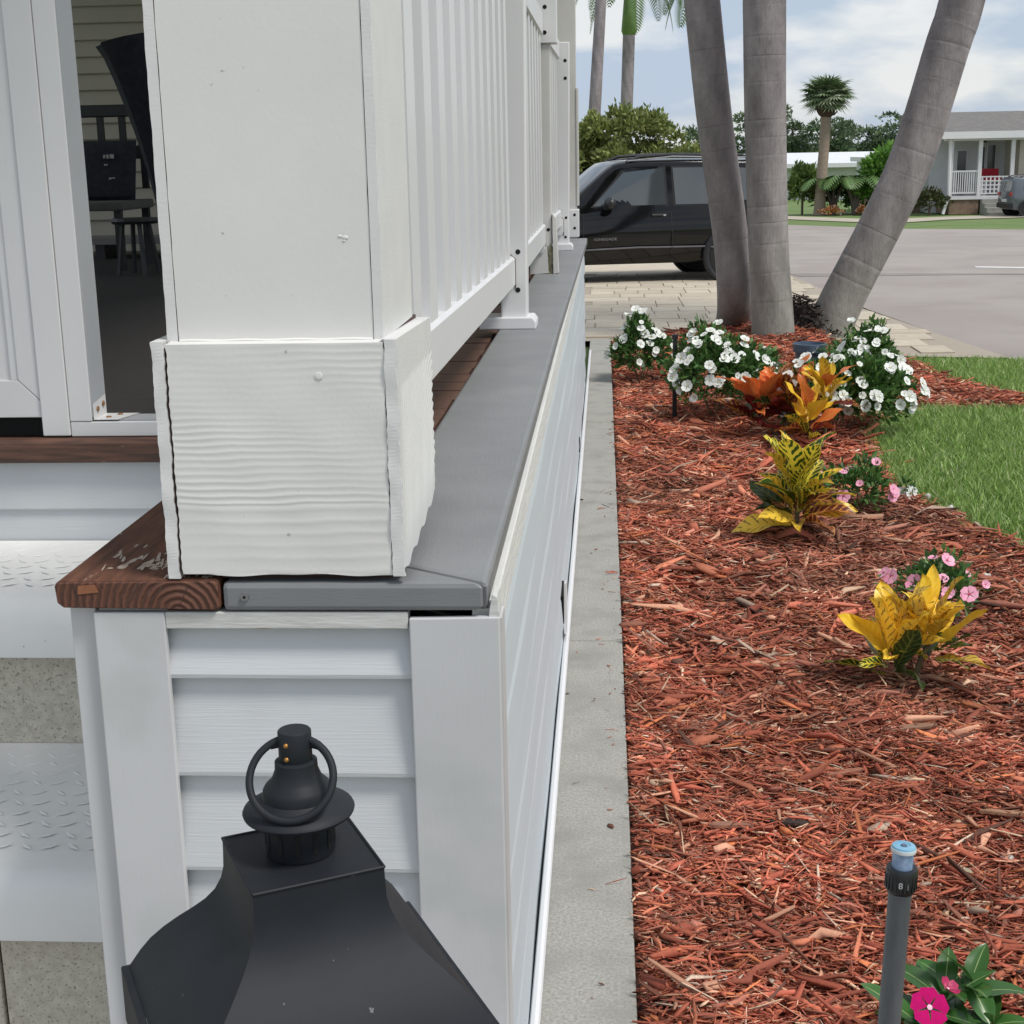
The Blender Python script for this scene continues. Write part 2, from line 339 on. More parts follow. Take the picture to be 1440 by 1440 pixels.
# mulch bed ------------------------------------------------------------
bed = [(.03, 1.0), (1.15, 1.0), (1.45, 2.6), (1.95, 4.4), (1.90, 5.2), (1.66, 6.0), (1.50, 6.5), (1.42, 7.0), (1.44, 7.8), (1.62, 8.7), (2.0, 9.22), (3.3, 9.12), (3.3, 9.35), (2.75, 9.75), (2.5, 10.4), (2.28, 11.5), (1.9, 12.3), (1.75, 13.35), (1.2, 13.7), (.6, 13.2), (.05, 12.84)]
BP = np.array(bed)
def inside(P, X, Y):
    c = np.zeros(len(X), bool); n = len(P)
    for i in range(n):
        x1, y1 = P[i]; x2, y2 = P[(i+1) % n]
        if y1 == y2: continue
        m = ((y1 > Y) != (y2 > Y)) & (X < (x2-x1)*(Y-y1)/(y2-y1)+x1); c ^= m
    return c
def bedz(X, Y):
    X = np.asarray(X, float); Y = np.asarray(Y, float)
    z = -.028+.010*np.sin(X*9+Y*5)+.008*np.sin(X*17-Y*11+1)+.006*np.sin(Y*23+X*4)
    z += .10*np.exp(-((X-1.5)**2/.7+(Y-12.9)**2/.7))
    for cx, cy, r in [(.80, 6.02, .25), (.92, 4.30, .25), (1.1, 8.3, .35)]: z += .02*np.exp(-((X-cx)**2+(Y-cy)**2)/r**2)
    e = np.clip((X-.05)/.10, 0, 1); return z*e-.03*(1-e)
nx, ny = 90, 260
gx, gy = np.meshgrid(np.linspace(0.02, 3.4, nx), np.linspace(.9, 13.8, ny)); gx = gx.ravel(); gy = gy.ravel()
ins = inside(BP, gx, gy).reshape(ny, nx)
gz = np.where(ins.ravel(), bedz(gx, gy), -.07)
idx = np.arange(nx*ny).reshape(ny, nx)
F = np.stack([idx[:-1, :-1], idx[:-1, 1:], idx[1:, 1:], idx[1:, :-1]], -1).reshape(-1, 4)
keep = (ins[:-1, :-1] | ins[1:, 1:] | ins[:-1, 1:] | ins[1:, :-1]).ravel()
soil = fast('soil', np.stack([gx, gy, gz], 1), F[keep], SOILM, smooth=True); soil['kind'] = 'structure'
PAL = np.array([(.36, .105, .066), (.30, .083, .055), (.40, .14, .085), (.43, .145, .065), (.24, .075, .05), (.18, .075, .052), (.47, .25, .17), (.54, .38, .27), (.40, .31, .25), (.09, .045, .035), (.34, .135, .10)])
PW = np.array([.18, .17, .15, .05, .13, .10, .07, .03, .03, .03, .06]); PW /= PW.sum()
def chips(N, y0, y1, ymax_x, seg3, lmu, wmu, zlift):
    X = RNG.uniform(.03, ymax_x, N*3); Y = RNG.uniform(y0, y1, N*3)
    ok = inside(BP, X, Y) & (X < .42*Y+.75) & (X > .055-.0024*Y); X = X[ok][:N]; Y = Y[ok][:N]; n = len(X)
    ln = lmu*np.exp(RNG.normal(0, .70, n)).clip(.2, 3.6); wd = wmu*np.exp(RNG.normal(0, .5, n)).clip(.3, 3.2); th = wd*RNG.uniform(.18, .5, n)
    wd = np.minimum(wd, ln*.55); X = np.where(X < .058-.0024*Y+.42*ln, .058-.0024*Y+.42*ln+RNG.uniform(0, .02, n), X)
    yaw = RNG.normal(0, .75, n); pit = RNG.normal(0, .24, n); rol = RNG.normal(0, .7, n); bend = RNG.normal(0, .10, n)*ln
    bz = bedz(X, Y)+RNG.uniform(0, zlift, n)+.004
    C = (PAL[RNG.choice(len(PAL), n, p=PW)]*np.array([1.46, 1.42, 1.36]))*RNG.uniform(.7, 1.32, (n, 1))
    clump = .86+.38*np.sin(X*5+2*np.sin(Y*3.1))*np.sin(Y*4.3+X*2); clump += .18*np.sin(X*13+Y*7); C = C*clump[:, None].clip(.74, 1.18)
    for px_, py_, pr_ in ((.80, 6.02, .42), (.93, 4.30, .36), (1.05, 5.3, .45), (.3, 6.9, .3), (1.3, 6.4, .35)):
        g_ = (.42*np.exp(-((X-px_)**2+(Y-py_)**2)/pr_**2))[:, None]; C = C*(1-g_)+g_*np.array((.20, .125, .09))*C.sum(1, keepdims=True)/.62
    st = np.array([-.5, 0, .5]) if seg3 else np.array([-.5, .5]); wf = np.array([.5, 1, .35]) if seg3 else np.array([.75, .55])
    S = len(st); q = np.array([(-.5, -.5), (.5, -.5), (.5, .5), (-.5, .5)])
    V = np.zeros((n, S, 4, 3))
    for i in range(S):
        jit = RNG.uniform(.7, 1.3, n)
        V[:, i, :, 0] = (st[i]*ln)[:, None]+RNG.normal(0, .04, (n, 4))*ln[:, None]
        V[:, i, :, 1] = q[:, 0]*(wd*wf[i]*jit)[:, None]+(bend*(1-4*st[i]**2))[:, None]
        V[:, i, :, 2] = q[:, 1]*th[:, None]*(.6+.4*wf[i])
    def rot(V, a, i, j):
        c, s = np.cos(a)[:, None, None], np.sin(a)[:, None, None]; A, B = V[..., i].copy(), V[..., j].copy()
        V[..., i] = c*A-s*B; V[..., j] = s*A+c*B
    rot(V, rol, 1, 2); rot(V, pit, 0, 2); rot(V, yaw, 0, 1)
    V[..., 0] += X[:, None, None]; V[..., 1] += Y[:, None, None]; V[..., 2] += bz[:, None, None]
    f = []
    for i in range(S-1):
        for k in range(4): f.append((i*4+k, i*4+(k+1) % 4, (i+1)*4+(k+1) % 4, (i+1)*4+k))
    f += [(3, 2, 1, 0), ((S-1)*4, (S-1)*4+1, (S-1)*4+2, (S-1)*4+3)]
    F = (np.array(f)[None]+(np.arange(n)*S*4)[:, None, None]).reshape(-1, 4)
    return V.reshape(-1, 3), F, np.repeat(C, S*4, 0)
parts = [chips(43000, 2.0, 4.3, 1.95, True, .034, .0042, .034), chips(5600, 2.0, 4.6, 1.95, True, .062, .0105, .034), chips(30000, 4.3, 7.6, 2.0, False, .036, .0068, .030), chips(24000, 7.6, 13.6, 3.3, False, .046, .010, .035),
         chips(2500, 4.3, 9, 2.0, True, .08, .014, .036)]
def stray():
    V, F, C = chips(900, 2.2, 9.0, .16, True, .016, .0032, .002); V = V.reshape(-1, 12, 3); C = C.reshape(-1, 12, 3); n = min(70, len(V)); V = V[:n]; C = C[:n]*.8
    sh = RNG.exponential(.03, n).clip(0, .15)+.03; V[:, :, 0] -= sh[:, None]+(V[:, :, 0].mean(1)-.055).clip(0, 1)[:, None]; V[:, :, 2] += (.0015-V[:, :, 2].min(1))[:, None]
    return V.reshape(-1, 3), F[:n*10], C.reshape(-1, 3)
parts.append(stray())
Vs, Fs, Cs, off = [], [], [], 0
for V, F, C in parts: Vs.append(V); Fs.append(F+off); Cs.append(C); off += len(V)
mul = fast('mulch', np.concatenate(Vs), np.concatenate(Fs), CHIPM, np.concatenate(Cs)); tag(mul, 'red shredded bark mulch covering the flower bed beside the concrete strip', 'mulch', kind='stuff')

# lawn -----------------------------------------------------------------
lawnA = [(1.62, 9.25), (2.0, 9.24), (3.3, 9.14), (6, 8.9), (6, 1.0), (1.17, 1.0), (1.47, 2.6), (1.97, 4.4), (1.92, 5.2), (1.68, 6.0), (1.51, 6.5), (1.43, 7.0), (1.45, 7.8), (1.55, 8.6)]
lawnB = [(2.29, 11.5), (2.5, 10.45), (2.75, 9.8), (3.3, 9.4), (6, 9.1), (6, 10.4), (3.2, 11.35)]
for P in (lawnA, lawnB): sheet('lawn', P, -.030, LAWNM)
def blades(P, N, h):
    P = np.array(P); X = RNG.uniform(P[:, 0].min(), 4.2, N*2); Y = RNG.uniform(P[:, 1].min(), P[:, 1].max(), N*2)
    ok = inside(P, X, Y) & (X < .38*Y+.9); X, Y = X[ok][:N], Y[ok][:N]
    X = X+RNG.normal(0, .03, len(X)); Y = Y+RNG.normal(0, .03, len(Y)); n = len(X)
    H = h*RNG.uniform(.5, 1.4, n); a = RNG.uniform(0, 2*PI, n); w = RNG.uniform(.0022, .0045, n); ln = H*RNG.uniform(.2, 1.0, n); d = RNG.uniform(0, 2*PI, n)
    V = np.zeros((n, 5, 3)); ca, sa = np.cos(a)*w, np.sin(a)*w
    for i, (hh, ww, b) in enumerate([(0, 1, 0), (0, -1, 0), (.6, .8, .35), (.6, -.8, .35), (1, 0, 1)]):
        V[:, i, 0] = X+ww*ca+b*ln*np.cos(d); V[:, i, 1] = Y+ww*sa+b*ln*np.sin(d); V[:, i, 2] = -.03+hh*H
    F = (np.array([(0, 1, 3), (0, 3, 2), (2, 3, 4)])[None]+(np.arange(n)*5)[:, None, None]).reshape(-1, 3)
    base = np.array([(.23, .36, .09), (.30, .43, .13), (.40, .50, .22), (.16, .27, .07), (.50, .52, .30)])
    C = base[RNG.choice(5, n, p=[.36, .32, .16, .12, .04])]*RNG.uniform(.75, 1.3, (n, 1))
    return V.reshape(-1, 3), F, np.repeat(C, 5, 0)
V, F, C = blades(lawnA, 84000, .055); V2, F2, C2 = blades(lawnB, 16000, .05)
tag(fast('grass', np.concatenate([V, V2]), np.concatenate([F, F2+len(V)]), GRASSM, np.concatenate([C, C2])), 'short green lawn grass right of the mulch bed', 'grass', kind='stuff')

# ================================================================== PORCH DECK
FY = 1.904
deck = thing('porch_deck', 'raised porch deck with white siding skirt and grey cap board', 'porch deck', (-.45, 6.0, 0))
# corner boards and trim on the camera-facing end
G().prism([(-.276, .978), (-.150, .980), (-.150, -.05), (-.276, -.05)], 'y', FY, FY+.012).build('corner_board', CORNER, deck, bevel=.002)
G().box(-.153, -.148, FY+.0125, FY+.07, -.05, .975).build('corner_board', CORNER, deck)
G().prism([(-.724, .986), (-.622, .986), (-.622, -.05), (-.724, -.05)], 'y', FY+.002, FY+.014).build('corner_board', CORNER, deck, bevel=.002)
G().box(-.764, -.7265, FY+.020, FY+.10, -.05, .995).build('corner_board', CORNER, deck, bevel=.002)
G().box(-.622, -.278, FY+.004, FY+.03, .961, .986).build('trim_rail', TRIM, deck, bevel=.002)
G().box(-.72, -.622, FY+.016, FY+.05, .965, .989).build('trim_rail', TRIM, deck)
z = .959
for i in range(7):
    e = .074 if i == 0 else .15; b = z-e
    G().prism([(FY+.034, z+.01), (FY+.028, z), (FY+.011, b+.006), (FY+.012, b), (FY+.028, b-.002), (FY+.034, b)], 'x', -.630, -.268).build('siding_plank', SIDING_X, deck)
    z = b
# long side of the skirt: lapped planks, slightly wavy along their length
G().box(-.30, -.205, 1.95, 10.2, -.05, .97).build('skirt_backing', DARK, deck)
ny = 70; z = .945
for i in range(7):
    e = .145; b = z-e; ph = random.random()*6
    def sp(u, v, z=z, b=b, ph=ph):
        y = FY+.07+u*(10.19-FY-.07); wob = .0022*math.sin(y*2.1+ph)+.0016*math.sin(y*5.3+ph*2)
        prof = [(-.170, z+.012), (-.166, z), (-.1605, z-.022), (-.1560, z-.045), (-.1515, b+.005), (-.170, b-.001)]
        a, zz = prof[int(round(v*5))]; return (a+wob, y, zz+wob*1.2)
    G().grid(sp, ny, 5).build('siding_plank', SIDE_SKY_TINT, deck)
    z = b
G().prism([(-.190, .987), (-.158, .987), (-.153, .938), (-.190, .938)], 'y', FY+.02, 10.19).build('trim_rail', M('white_side_trim', (.66, .655, .63), (.60, .60, .575), rough=.6, scale=7, stretch=(1, .6, 6), bump=.6, bscale=18, bstretch=(2, .7, 9), dist=.004), deck, bevel=.002)
# turned-up vinyl edge and dark gap at the broken corner
G().prism([(-.166, .975), (-.150, .981), (-.153, 1.008), (-.160, 1.012), (-.164, .99)], 'y', FY+.004, FY+.05).build('trim_flap', TRIM, deck, bevel=.001)
G().tube([(-.141, y, .012) for y in (1.9, 4, 7, 10, 12.0)], .010, 8).build('bottom_bead', VINYL, deck, smooth=True)
G().prism([(4.52, .20), (4.60, .23), (4.66, .12), (4.57, .09)], 'x', -.17, -.146).build('dark_gap', DARK, deck)
G().prism([(4.60, .22), (4.74, .19), (4.70, .02), (4.58, .05)], 'x', -.146, -.139).build('loose_trim', VINYL, deck)
G().prism([(7.6, .12), (7.68, .12), (7.66, .04), (7.6, .05)], 'x', -.17, -.1475).build('dark_gap', DARK, deck)
# cap boards (mitred at the front corner)
ZC, ZB = 1.030, .988
G().prism([(-.375, 2.052), (-.166, FY+.004), (-.163, 5.0), (-.135, 10.21), (-.346, 10.21)], 'z', ZB, ZC).build('cap_board', GREYCAP, deck, bevel=.008)
G().prism([(-.537, FY), (-.168, FY), (-.3765, 2.05), (-.537, 2.05)], 'z', ZB, ZC).build('cap_board', GREYCAPX, deck, bevel=.008)
sc = G().lathe([(.0006, -.0035), (.0055, -.0035), (.0058, -.001), (.006, .002)], (-.505, FY, 1.010), 14, 'y'); sc.build('screw', M('steel_screw', (.3, .3, .3), rough=.4, metallic=.8), deck)
G().lathe([(.0005, -.0045), (.0022, -.0042), (.0024, -.003)], (-.505, FY, 1.010), 8, 'y').build('screw', DARK, deck)
# brown board on the left, with end grain
G().prism([(-.776, ZC-.003), (-.7735, ZB+.012), (-.764, ZB+.004), (-.545, ZB+.001), (-.5405, ZB+.006), (-.5405, ZC+.002), (-.546, ZC+.005), (-.768, ZC+.0025)], 'y', FY+.003, 3.12).build('brown_board', BROWN, deck, bevel=.003)
G().prism([(-.7745, ZC-.004), (-.7725, ZB+.013), (-.764, ZB+.006), (-.546, ZB+.003), (-.542, ZB+.008), (-.542, ZC), (-.547, ZC+.0025), (-.768, ZC+.0005)], 'y', FY-.002, FY+.002).build('end_grain', ENDGRAIN, deck, bevel=.0015)
def chip2(x0, x1, z0, z1, m, n):
    G().prism([(x0, z0), (x1, z0+.003), (x1-.004, z1), (x0+.002, z1-.002)], 'y', FY-.0032, FY-.001).build(n, m, deck)
chip2(-.742, -.712, ZB+.026, ZC-.002, M('raw_orange_wood', (.34, .13, .06), (.20, .08, .04), rough=.8, scale=30), 'split_wood')
for (xa, za, xb, zb, w) in [(-.748, ZC, -.740, ZB+.006, .0025), (-.655, ZC, -.668, ZB+.014, .003), (-.622, ZC-.004, -.642, ZB+.01, .0025), (-.585, ZC-.004, -.598, ZB+.01, .002)]:
    G().prism([(xa, za), (xa+w, za), (xb+w*.4, zb), (xb, zb)], 'y', FY-.0028, FY).build('crack', CRACK, deck)
g = G(); rr = random.Random(77)
for k in range(70):
    x = -.655+rr.gauss(0, .035); y = 1.955+abs(rr.gauss(0, .035)); w = rr.uniform(.002, .011); l = rr.uniform(.006, .034); a = rr.uniform(-.25, .25)
    if k > 52: x = rr.uniform(-.62, -.55); y = FY+rr.uniform(.006, .02); w *= .5
    x = max(-.76, min(-.55, x)); p6 = [(x+w*dx+l*dy*a, y+l*dy, ZC+.0062) for dx, dy in ((-.5, 0), (.2, -.1), (.5, .4), (.2, 1), (-.3, .8))]
    z6 = ZC+.0024+.0025*max(0, min(1, (x+.768)/.222)); p6 = [(q[0], q[1], z6+.0006) for q in p6]; g.loft([p6, [(q[0], q[1], q[2]+.0007) for q in p6]])
g.build('paint_flakes', M('peeling_paint', (.50, .42, .36), (.36, .28, .22), rough=.8, scale=80), deck, kind='stuff')
# deck boards
bm_land = G().box(-.74, -.388, 0, .134, .962, 1.0).mesh('deck_board', DECKB, (0, 0, 0))
bm_full = G().box(-4.75, -.388, 0, .134, .962, 1.0).mesh('deck_board', DECKB, (0, 0, 0))
for i in range(52):
    y = 2.10+.14*i
    o = inst('deck_board', bm_land if y < 3.1 else bm_full, deck, (.45+random.uniform(-.006, .003), y-6.0, random.uniform(-.003, .002)))
# riser siding under the door, threshold board
G().prism([(3.13, 1.0), (3.125, .99), (3.125, .952), (3.135, .943), (3.16, .943), (3.16, 1.0)], 'x', -2.6, -.765).build('threshold_board', BROWN_X, deck, bevel=.006)
z = .945
for e in (.114, .114, .114):
    b = z-e; G().prism([(3.165, z), (3.158, z), (3.149, b+.004), (3.152, b), (3.165, b)], 'x', -2.6, -.765).build('siding_plank', SIDING, deck); z = b
G().box(-2.6, -.765, 3.17, 3.2, -.05, .99).build('skirt_backing', CORNER, deck)
G().box(-.762, -.75, 2.01, 3.14, -.05, .985).build('side_panel', CORNER, deck)

# ================================================================== COLUMN at the corner
colm = thing('porch_column', 'thick white boxed porch column with grained base boards at the deck corner', 'column', (-.445, 2.07, ZC))
def ragged(u, v, x0, x1, z0, z1, y0, amp, seed, xw=.0012):
    z = z0+(z1-z0)*v; x = x0+(x1-x0)*u
    if u in (0, 1): x += .3*xw*math.sin(z*61+seed)+xw*.3*math.sin(z*143+seed*2)+xw*.35*math.sin(z*411)
    if v == 0: z += .0012*math.sin(x*31+seed)+.0008*math.sin(x*77)+(.004*max(0, 1-u*6))
    return x, y0, z
def ridge(x, z):
    """weathered horizontal growth-ring ridges of the front board (they fade toward the bottom)"""
    w = z+.0012*math.sin(x*11+1.2)+.0011*math.sin(x*27+z*35)+.0006*math.sin(x*71+z*90)
    t = (z-1.045)/.318
    k = 60+40*t if t < .45 else 78
    ph = w*2*PI*(52 if t < .3 else 104)+1.3*math.sin(w*40)
    s = math.sin(ph); s = s if s > 0 else s*.35
    a = (.00052 if t > .3 else .00036)*(.45+.55*abs(math.sin(w*33+x*3.1)))
    a *= .55+.45*math.sin(x*7+z*19+2)
    return s*a+.0004*math.sin(x*47)*math.sin(z*53)
def base_front(u, v):
    x, y, z = ragged(u, v, -.5905, -.2965, 1.041, 1.362, FY+.001, 0, 2.0)
    return x, y-ridge(x, z)*(1 if 0 < u < 1 and 0 < v < 1 else 0), z
g = G().grid(base_front, 110, 210)
g.grid(lambda u, v: (*ragged(u, v, -.5905, -.2965, 1.362, 1.041, FY+.015, 0, 2.0)[:2], 1.362-.321*v), 2, 2)
g.add([(-.5905, FY+.001, 1.362), (-.2965, FY+.001, 1.362), (-.2965, FY+.024, 1.3635), (-.5905, FY+.024, 1.3635)], [(0, 1, 2, 3)])
g.build('base_front_board', WHITE, colm, smooth=True)
def edge_strip(x0, x1, z0, z1, y0, y1, seed, name, mat):
    def ringp(v):
        z = z0+(z1-z0)*v; w = .0007*math.sin(z*57+seed)+.0006*math.sin(z*139+seed*3)+.0005*math.sin(z*377)
        return [(x0+w*.6, y0+.001*math.sin(z*90+seed), z), (x1+w, y0+.0008*math.sin(z*70), z), (x1+w, y1, z), (x0+w*.6, y1, z)]
    G().loft([ringp(i/70) for i in range(71)]).build(name, mat, colm)
edge_strip(-.6105, -.5945, 1.036, 1.366, FY, 2.285, 1, 'base_side_board', WHITE_EDGE)
# right base board: curved grain relief, rotten slanting foot
def rb(u, v):
    y = FY+.001+u*(2.283-FY-.001); zlo = 1.046+.03*u**1.5+.004*math.sin(y*70)+(.012 if u > .97 else 0); zhi = 1.366-.012*u
    z = zlo+(zhi-zlo)*v
    if u == 1: y += .004*math.sin(z*40)+.003*math.sin(z*95)-.012*max(0, 1-v*3)
    d = math.hypot((y-2.42)*.9, (z-.93)*1.05); s = math.sin(d*2*PI*62+1.2*math.sin(z*21))
    a = .0011*min(1, v*6)*(1 if z < 1.30 else .25)*min(1, u*9)
    return -.2790+s*a, y, z
g = G().grid(rb, 90, 80)
g.add([(-.2945, FY+.001, 1.046), (-.279, FY+.001, 1.046), (-.279, FY+.001, 1.366), (-.2945, FY+.001, 1.366)], [(0, 1, 2, 3)])
g.add([(-.3005, FY+.001, 1.366), (-.279, FY+.001, 1.366), (-.279, 2.283, 1.354), (-.3005, 2.283, 1.354)], [(0, 1, 2, 3)])
g.add([(-.2945, FY+.001, 1.046), (-.2945, 2.283, 1.07), (-.2945, 2.283, 1.354), (-.2945, FY+.001, 1.366)], [(0, 1, 2, 3)])
g.build('base_side_board', WHITE_EDGE, colm, smooth=True)
edge_strip(-.2955, -.2795, 1.040, 1.3655, FY-.0015, FY+.004, 5, 'board_edge', WHITE_EDGE)
# dark gap behind the seams, core
G().box(-.5975, -.5895, FY+.006, FY+.02, 1.045, 1.357).build('seam_gap', CRACK, colm)
G().box(-.588, -.300, FY+.026, 2.27, ZC, 1.36).build('post_core', CRACK, colm)
CY = FY+.024
cf = G().grid(lambda u, v: ragged(u, v, -.5788, -.3128, 1.362, 3.7, CY+.0015, 0, 4.0, .0006), 6, 120)
cf.box(-.577, -.3145, CY+.004, CY+.02, 1.362, 3.7)
cf.build('front_board', WHITE, colm, smooth=True)
def side_col(x0, x1, seed):
    def rp(v):
        z = 1.362+(3.7-1.362)*v; w = .0003*math.sin(z*37+seed)+.0003*math.sin(z*83+seed)+.0003*math.sin(z*260)
        return [(x0-(w if x0 < -.5 else 0), CY, z), (x1+(w if x0 > -.5 else 0), CY, z), (x1, CY+.004, z), (x1, 2.222, z), (x0, 2.222, z), (x0, CY+.004, z)]
    G().loft([rp(i/160) for i in range(161)]).build('side_board', WHITE_EDGE, colm)
side_col(-.594, -.5800, 1); side_col(-.3118, -.2990, 3)
G().box(-.579, -.3125, CY+.006, CY+.012, 1.36, 3.7).build('seam_gap', CRACK, colm)
G().box(-.579, -.313, 2.20, 2.22, 1.36, 3.7).build('back_board', WHITE, colm)
# caulk line on top of the base, paint blob and nail dimples
G().tube([(-.5775+.264*t, CY+.0005+.0004*math.sin(t*40), 1.3635+.0005*math.sin(t*23)) for t in np.linspace(0, 1, 30)], .0028, 6).build('caulk_bead', WHITE, colm, smooth=True)
for i, (x, z, r) in enumerate([(-.345, 1.498, .0055), (-.352, 1.50, .004), (-.347, 1.494, .003)]):
    G().ellipsoid((x, CY+.0012, z), (r*.8, .0008, r*.5), 10, 6).build('paint_blob', WHITE, colm, smooth=True)
G().ellipsoid((-.385, FY+.0, 1.318), (.0060, .0006, .0055), 12, 6).build('nail_head', WHITE, colm, smooth=True)

# ================================================================== RAILINGS AND POSTS
BAL = G().box(-.0185, .0185, 0, .105, 1.27, 2.15).mesh('baluster', VINYL, (0, 0, 0))
def railing(label, y0, y1, xs=-.33, grp='white railing sections along the deck', first=None, sp=.23, xe=None, drop=0.0):
    t = thing('railing', label, 'railing', (xs, (y0+y1)/2, 0), grp); xe = xs if xe is None else xe
    sh = (xe-xs)
    def bar(z0, z1, h, n, dz=0.0):
        c = .008
        pts = lambda x, dz=0: [(x-h, z0+c), (x-h+c, z0), (x+h-c, z0), (x+h, z0+c), (x+h, z1-c), (x+h-c, z1), (x-h+c, z1), (x-h, z1-c)]
        G().loft([[(px, y0, pz+dz) for px, pz in pts(xs)], [(px, y1, pz) for px, pz in pts(xe)]]).build(n, VINYL, t)
    bar(1.172, 1.272, .026, 'bottom_rail', drop); bar(2.14, 2.25, .026, 'top_rail')
    y = y0+(first or .12)
    while y+.088 < y1-.05:
        inst('baluster', BAL, t, (sh*(y-y0)/(y1-y0), y-(y0+y1)/2, 0)); y += sp
    return t
r1 = railing('nearest white railing section, from the thick column to the flanged post', 2.285, 4.865, -.331, first=.06, drop=.045)
G().box(-.352, -.309, 2.284, 2.30, 1.15, 1.29).build('rail_bracket', VINYL, r1, bevel=.003); G().box(-.345, -.310, 2.235, 2.275, 1.29, 2.15).build('end_baluster', VINYL, r1, bevel=.003)
railing('middle white railing section between the flanged post and the rotted post', 4.99, 7.15, -.328, xe=-.322)
railing('third white railing section behind the rotted post', 7.31, 8.91, -.320, xe=-.30)
railing('farthest short railing section ending at the far porch column', 9.02, 10.18, -.300, xe=-.285)
HOLE = lambda x, y, z, r=.0085: G().lathe([(.0004, -.001), (r*.7, -.001), (r, .0)], (x, y, z), 12, 'y')
def post(label, x0, x1, y, ztop, flange=None, lean=0.0, bot=ZC, mat=VINYL):
    t = thing('railing_post', label, 'railing post', ((x0+x1)/2, y+.05, ZC), 'white railing posts along the deck')
    G().loft([[(x0, y, bot), (x1, y, bot), (x1, y+.10, bot), (x0, y+.10, bot)], [(x0+lean, y, ztop), (x1+lean, y, ztop), (x1+lean, y+.10, ztop), (x0+lean, y+.10, ztop)]]).build('post_sleeve', mat, t, bevel=.006)
    if flange:
        a, b = flange
        G().prism([(a, ZC), (b, ZC), (b, ZC+.024), (b-.012, ZC+.040), (a, ZC+.040)], 'y', y-.022, y+.13).build('post_flange', VINYL, t, bevel=.004)
    return t
def bracket(t, x0, x1, y, z0, z1, holes):
    zm = (z0+z1)/2; r = .014
    pts = [(x0, z1), (x1-r, z1), (x1, z1-r), (x1, z0+r*1.5), (x1-r, z0), (x0, z0)]
    G().prism(pts, 'y', y-.016, y-.0005).build('rail_bracket', VINYL, t, bevel=.003)
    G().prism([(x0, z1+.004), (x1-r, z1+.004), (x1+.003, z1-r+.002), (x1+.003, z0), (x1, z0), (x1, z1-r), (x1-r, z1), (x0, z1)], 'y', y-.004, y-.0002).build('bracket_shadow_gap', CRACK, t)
    for hx, hz in holes: HOLE(hx, y-.001, hz).build('screw_hole', DARK, t)
p = post('second railing post counting from the near column, with a wide base flange', -.357, -.268, 4.887, 2.42, (-.43, -.238), .012)
bracket(p, -.345, -.307, 4.887, 1.165, 1.275, [(-.296, 1.286), (-.298, 1.160)])
p = post('railing post with rotted broken base wrap', -.352, -.268, 7.172, 2.10, None, .005, ZC+.13, VINYL_DULL)
G().loft([[(-.375, 7.165, ZC), (-.285, 7.165, ZC+.004), (-.285, 7.27, ZC), (-.375, 7.27, ZC)], [(-.375, 7.165, ZC+.10), (-.290, 7.165, ZC+.135), (-.290, 7.27, ZC+.13), (-.375, 7.27, ZC+.13)]]).build('rotted_base_wrap', VINYL_DULL, p)
G().prism([(-.286, ZC), (-.262, ZC), (-.268, ZC+.05), (-.258, ZC+.10), (-.275, ZC+.15), (-.287, ZC+.11)], 'y', 7.168, 7.25).build('rot_patch', M('rotten_wood', (.10, .085, .04), (.25, .24, .17), rough=.95, scale=50), p)
G().prism([(-.262, ZC), (-.236, ZC+.004), (-.246, 1.30), (-.264, 1.32)], 'y', 7.16, 7.26).build('loose_trim', VINYL_DULL, p, bevel=.002)
bracket(p, -.345, -.300, 7.172, 1.13, 1.235, [(-.284, 1.243), (-.284, 1.127)])
G().loft([[(-.355, 7.16, 2.108), (-.232, 7.16, 2.108), (-.232, 7.28, 2.108), (-.355, 7.28, 2.108)], [(-.355, 7.16, 2.50), (-.232, 7.16, 2.50), (-.232, 7.28, 2.50), (-.355, 7.28, 2.50)]]).build('upper_sleeve', VINYL, p, bevel=.003)
HOLE(-.287, 7.159, 2.27, .010).build('screw_hole', DARK, p); HOLE(-.289, 7.159, 2.156, .010).build('screw_hole', DARK, p)
p = post('shorter flat topped railing post just before the far column', -.318, -.228, 8.929, 2.238, (-.37, -.205), .012)
bracket(p, -.31, -.262, 8.929, 1.12, 1.225, [(-.246, 1.225), (-.25, 1.11)])
for hz in (2.133, 2.033): HOLE(-.242, 8.928, hz, .010).build('screw_hole', DARK, p)
fc = thing('porch_column', 'far slim white porch column with boxed base at the deck end', 'column', (-.26, 10.25, ZC))
G().box(-.335, -.205, 10.211, 10.33, ZC, 3.7).build('column_shaft', VINYL_DULL, fc, bevel=.003)
G().box(-.345, -.191, 10.20, 10.34, ZC+.008, 1.225).build('column_base', VINYL, fc, bevel=.004)
G().box(-.207, -.190, 10.205, 10.32, 1.25, 2.03).build('column_trim', VINYL_DULL, fc, bevel=.003)
for hz in (1.19, 1.10): HOLE(-.222, 10.199, hz, .010).build('screw_hole', DARK, fc)

